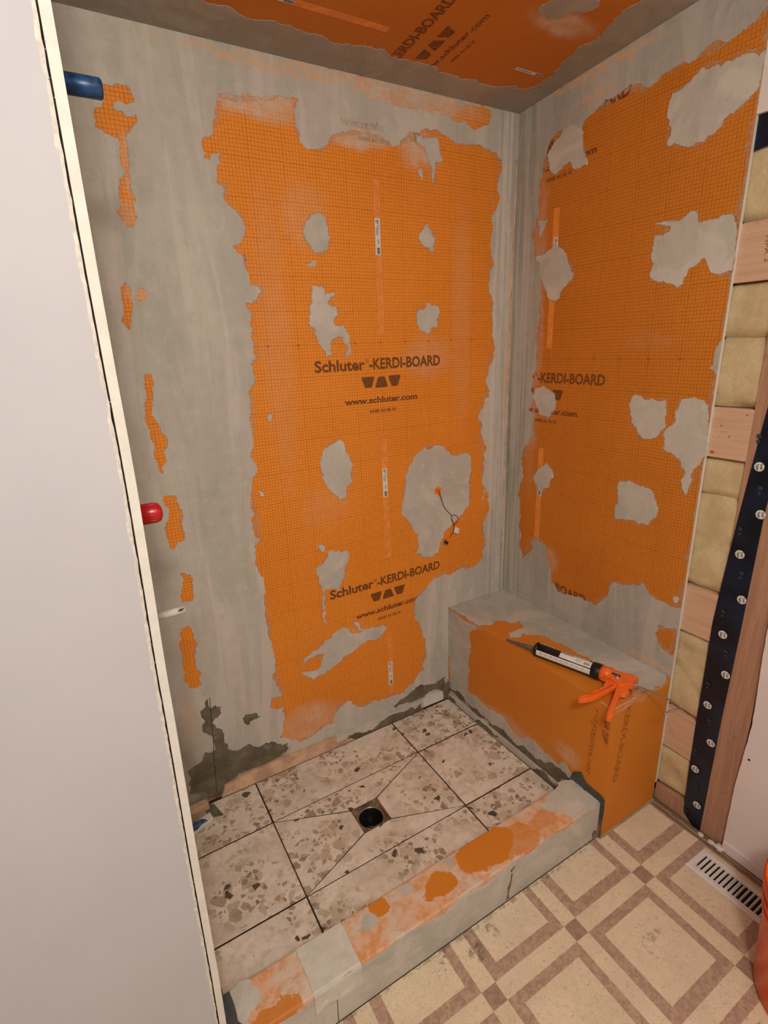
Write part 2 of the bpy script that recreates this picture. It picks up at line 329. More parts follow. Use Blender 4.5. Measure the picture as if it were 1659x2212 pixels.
# ---------------------------------------------------------------- geometry helpers
def link(name, me, mats, parent=None, smooth=False):
    o = bpy.data.objects.new(name, me); COL.objects.link(o)
    for m in (mats if isinstance(mats, (list, tuple)) else [mats]): me.materials.append(m if not isinstance(m, str) else M[m])
    if parent is not None: 
        o.parent = parent
        o.matrix_parent_inverse = parent_inv(parent)
    if smooth:
        for p in me.polygons: p.use_smooth = True
    return o
def parent_inv(p):
    return (Matrix.LocRotScale(p.location, p.rotation_euler, p.scale)).inverted()
def from_bm(name, bm, mats, parent=None, smooth=False, recalc=True):
    if recalc: bmesh.ops.recalc_face_normals(bm, faces=bm.faces)
    me = bpy.data.meshes.new(name); bm.to_mesh(me); bm.free()
    return link(name, me, mats, parent, smooth)
def tag(o, label=None, cat=None, group=None, kind=None):
    if label: o['label'] = label
    if cat: o['category'] = cat
    if group: o['group'] = group
    if kind: o['kind'] = kind
    return o
def empty(name, loc, **k):
    o = bpy.data.objects.new(name, None); o.empty_display_size = 0.05; COL.objects.link(o); o.location = loc
    return tag(o, **k)
def bx(bm, x0, x1, y0, y1, z0, z1, bev=0.0, mi=0):
    r = bmesh.ops.create_cube(bm, size=1); vs = r['verts']
    for v in vs:
        v.co = Vector((x0 + (v.co.x + .5) * (x1 - x0), y0 + (v.co.y + .5) * (y1 - y0), z0 + (v.co.z + .5) * (z1 - z0)))
    fs = set(f for v in vs for f in v.link_faces)
    for f in fs: f.material_index = mi
    if bev:
        es = list(set(e for v in vs for e in v.link_edges))
        bmesh.ops.bevel(bm, geom=es, offset=bev, segments=2, affect='EDGES', profile=0.5)
def box(name, x0, x1, y0, y1, z0, z1, mat, parent=None, bev=0.0, smooth=False):
    bm = bmesh.new(); bx(bm, x0, x1, y0, y1, z0, z1, bev); return from_bm(name, bm, mat, parent, smooth)
def prism(bm, pts, f0, f1, mi=0):
    """pts: list of 2-D points; f0/f1 map (a,b) -> xyz for the two caps"""
    V, T = cdt([pts]); cnt = {}
    used = set(i for t in T for i in t)
    lo = {i: bm.verts.new(f0(*V[i])) for i in used}; hi = {i: bm.verts.new(f1(*V[i])) for i in used}
    for t in T:
        (ax, ay), (bx_, by_), (cx, cy) = (V[i] for i in t)
        q = t if (bx_ - ax) * (cy - ay) - (cx - ax) * (by_ - ay) > 0 else t[::-1]
        bm.faces.new([lo[i] for i in q]).material_index = mi; bm.faces.new([hi[i] for i in q[::-1]]).material_index = mi
        for k in range(3): cnt[(q[k], q[(k + 1) % 3])] = 1
    for (a, b) in cnt:
        if (b, a) not in cnt: bm.faces.new((lo[b], lo[a], hi[a], hi[b])).material_index = mi
def jag(pts, amp=0.13, minlen=0.008, hold=None):
    out = []
    n = len(pts)
    def rec(a, b, out):
        dx, dy = b[0] - a[0], b[1] - a[1]; L = math.hypot(dx, dy)
        if L < minlen or (hold and hold(a, b)): return
        k = random.gauss(0, amp) ; k = max(-.2, min(.2, k)); t = random.uniform(.4, .6)
        m = (a[0] + dx * t - dy * k, a[1] + dy * t + dx * k)
        rec(a, m, out); out.append(m); rec(m, b, out)
    for i in range(n):
        a, b = pts[i], pts[(i + 1) % n]
        out.append(tuple(a)); rec(a, b, out)
    return out
def pip(x, y, L):
    c = False; n = len(L); j = n - 1
    for i in range(n):
        xi, yi = L[i]; xj, yj = L[j]
        if (yi > y) != (yj > y) and x < (xj - xi) * (y - yi) / (yj - yi) + xi: c = not c
        j = i
    return c
def cdt(loops):
    """constrained triangulation of loops[0] minus the other loops; returns verts, triangles"""
    pts = []; ed = []
    for l in loops:
        k = len(pts); n = len(l); pts += [Vector(p) for p in l]; ed += [(k + i, k + (i + 1) % n) for i in range(n)]
    V, E_, Fc, *_ = delaunay_2d_cdt(pts, ed, [], 0, 1e-6)
    out = []
    for f in Fc:
        cx = sum(V[i][0] for i in f) / len(f); cy = sum(V[i][1] for i in f) / len(f)
        if pip(cx, cy, loops[0]) and not any(pip(cx, cy, h) for h in loops[1:]): out.append(tuple(f))
    return [tuple(v) for v in V], out
def rough_patch(name, plane, pts, mat, parent, th=0.0013, amp=0.13, minlen=0.008, base=0.0, hold=None, holes=()):
    f = PL[plane]
    loops = [jag(pts, amp, minlen, hold)] + [jag(h, amp, minlen, hold) for h in holes]
    V, T = cdt(loops)
    used = sorted(set(i for t in T for i in t)); bm = bmesh.new(); hi = {}; lo = {}
    for i in used: hi[i] = bm.verts.new(f(V[i][0], V[i][1], base + th))
    cnt = {}
    o0 = Vector(f(0, 0, 0)); ref = (Vector(f(0.1, 0, 0)) - o0).cross(Vector(f(0, 0.1, 0)) - o0); ref_out = Vector(f(0, 0, 1)) - o0
    s = 1 if ref.dot(ref_out) > 0 else -1
    for t in T:
        (ax, ay), (bx_, by_), (cx, cy) = (V[i] for i in t)
        ar = (bx_ - ax) * (cy - ay) - (cx - ax) * (by_ - ay)
        q = t if ar * s > 0 else t[::-1]
        bm.faces.new([hi[i] for i in q])
        for k in range(3):
            e = (q[k], q[(k + 1) % 3]); cnt[e] = 1
    for (a, b) in list(cnt):
        if (b, a) in cnt: continue
        for i in (a, b):
            if i not in lo: lo[i] = bm.verts.new(f(V[i][0], V[i][1], base))
        bm.faces.new((hi[b], hi[a], lo[a], lo[b]))
    me = bpy.data.meshes.new(name); bm.to_mesh(me); bm.free()
    return link(name, me, mat, parent)
def lathe(bm, prof, origin, axis, seg=32, mi=0, cap=True):
    ax = Vector(axis).normalized(); up = Vector((0, 0, 1)) if abs(ax.z) < 0.9 else Vector((1, 0, 0))
    u = ax.cross(up).normalized(); v = ax.cross(u); rings = []
    for s, r in prof:
        c = Vector(origin) + ax * s
        rings.append([bm.verts.new(c + (u * math.cos(2 * math.pi * i / seg) + v * math.sin(2 * math.pi * i / seg)) * max(r, 1e-5)) for i in range(seg)])
    for a, b in zip(rings, rings[1:]):
        for i in range(seg):
            f = bm.faces.new((a[i], a[(i + 1) % seg], b[(i + 1) % seg], b[i])); f.material_index = mi
    if cap:
        for r in (rings[0], rings[-1]):
            f = bm.faces.new(r); f.material_index = mi
    return rings
def tube(bm, pts, rad, seg=10, closed=False, mi=0):
    P = [Vector(p) for p in pts]; n = len(P); rings = []; pv = None
    for i in range(n):
        d = (P[(i + 1) % n] - P[i - 1]) if closed else (P[min(i + 1, n - 1)] - P[max(i - 1, 0)])
        d.normalize()
        if pv is None:
            up = Vector((0, 0, 1)) if abs(d.z) < .9 else Vector((1, 0, 0)); u = d.cross(up).normalized()
        else: u = (pv - d * pv.dot(d)).normalized()
        pv = u; v = d.cross(u)
        r = rad[i] if isinstance(rad, (list, tuple)) else rad
        rings.append([bm.verts.new(P[i] + (u * math.cos(2 * math.pi * k / seg) + v * math.sin(2 * math.pi * k / seg)) * r) for k in range(seg)])
    m = n if closed else n - 1
    for i in range(m):
        a, b = rings[i], rings[(i + 1) % n]
        for k in range(seg):
            f = bm.faces.new((a[k], a[(k + 1) % seg], b[(k + 1) % seg], b[k])); f.material_index = mi
    if not closed: bm.faces.new(rings[0]); bm.faces.new(rings[-1][::-1])
def smooth_path(pts, k=6):
    P = [Vector(p) for p in pts]; out = []
    for i in range(len(P) - 1):
        p0, p1, p2, p3 = P[max(i - 1, 0)], P[i], P[i + 1], P[min(i + 2, len(P) - 1)]
        for j in range(k):
            t = j / k
            out.append(0.5 * ((2 * p1) + (-p0 + p2) * t + (2 * p0 - 5 * p1 + 4 * p2 - p3) * t * t + (-p0 + 3 * p1 - 3 * p2 + p3) * t ** 3))
    out.append(P[-1]); return out
def lettering(name, s, origin, xd, yd, width, cap, mat, parent, off=0.0004, bold=0.012, label=None, origin_n=None, th=0.0):
    """flat print: text scaled to width x cap height; origin = left end of baseline"""
    cu = bpy.data.curves.new('t', 'FONT'); cu.body = s; cu.offset = bold; cu.resolution_u = 3
    to = bpy.data.objects.new('t', cu); COL.objects.link(to)
    dg = bpy.context.evaluated_depsgraph_get(); me = bpy.data.meshes.new_from_object(to.evaluated_get(dg))
    bpy.data.objects.remove(to, do_unlink=True); bpy.data.curves.remove(cu)
    xs = [v.co.x for v in me.vertices]; x0, x1 = min(xs), max(xs)
    xd, yd = Vector(xd).normalized(), Vector(yd).normalized(); nd = xd.cross(yd).normalized()
    capu = 0.70
    for v in me.vertices:
        v.co = Vector(origin) + xd * ((v.co.x - x0) / (x1 - x0) * width) + yd * (v.co.y / capu * cap) + nd * off
    me.name = name
    o = link(name, me, mat, parent)
    if label: o['label'] = label
    return o
def shapes(name, polys, plane, mat, parent, n=0.0004):
    bm = bmesh.new(); f = PL[plane]
    for p in polys:
        vs = [bm.verts.new(f(a, b, n)) for a, b in p]; bm.faces.new(vs)
    ref = Vector(f(*polys[0][0], 1)) - Vector(f(*polys[0][0], 0))
    for fc in bm.faces:
        fc.normal_update()
        if fc.normal.dot(ref) < 0: fc.normal_flip()
    me = bpy.data.meshes.new(name); bm.to_mesh(me); bm.free()
    return link(name, me, mat, parent)
def rrect(cx, cy, w, h, r, ax=(1, 0), seg=3):
    out = []
    for sx, sy, a0 in ((1, 1, 0), (-1, 1, 90), (-1, -1, 180), (1, -1, 270)):
        for k in range(seg + 1):
            a = math.radians(a0 + 90 * k / seg); out.append((cx + sx * (w / 2 - r) + r * math.cos(a), cy + sy * (h / 2 - r) + r * math.sin(a)))
    return out
def disc(cx, cy, r, n=24): return [(cx + r * math.cos(2 * math.pi * i / n), cy + r * math.sin(2 * math.pi * i / n)) for i in range(n)]

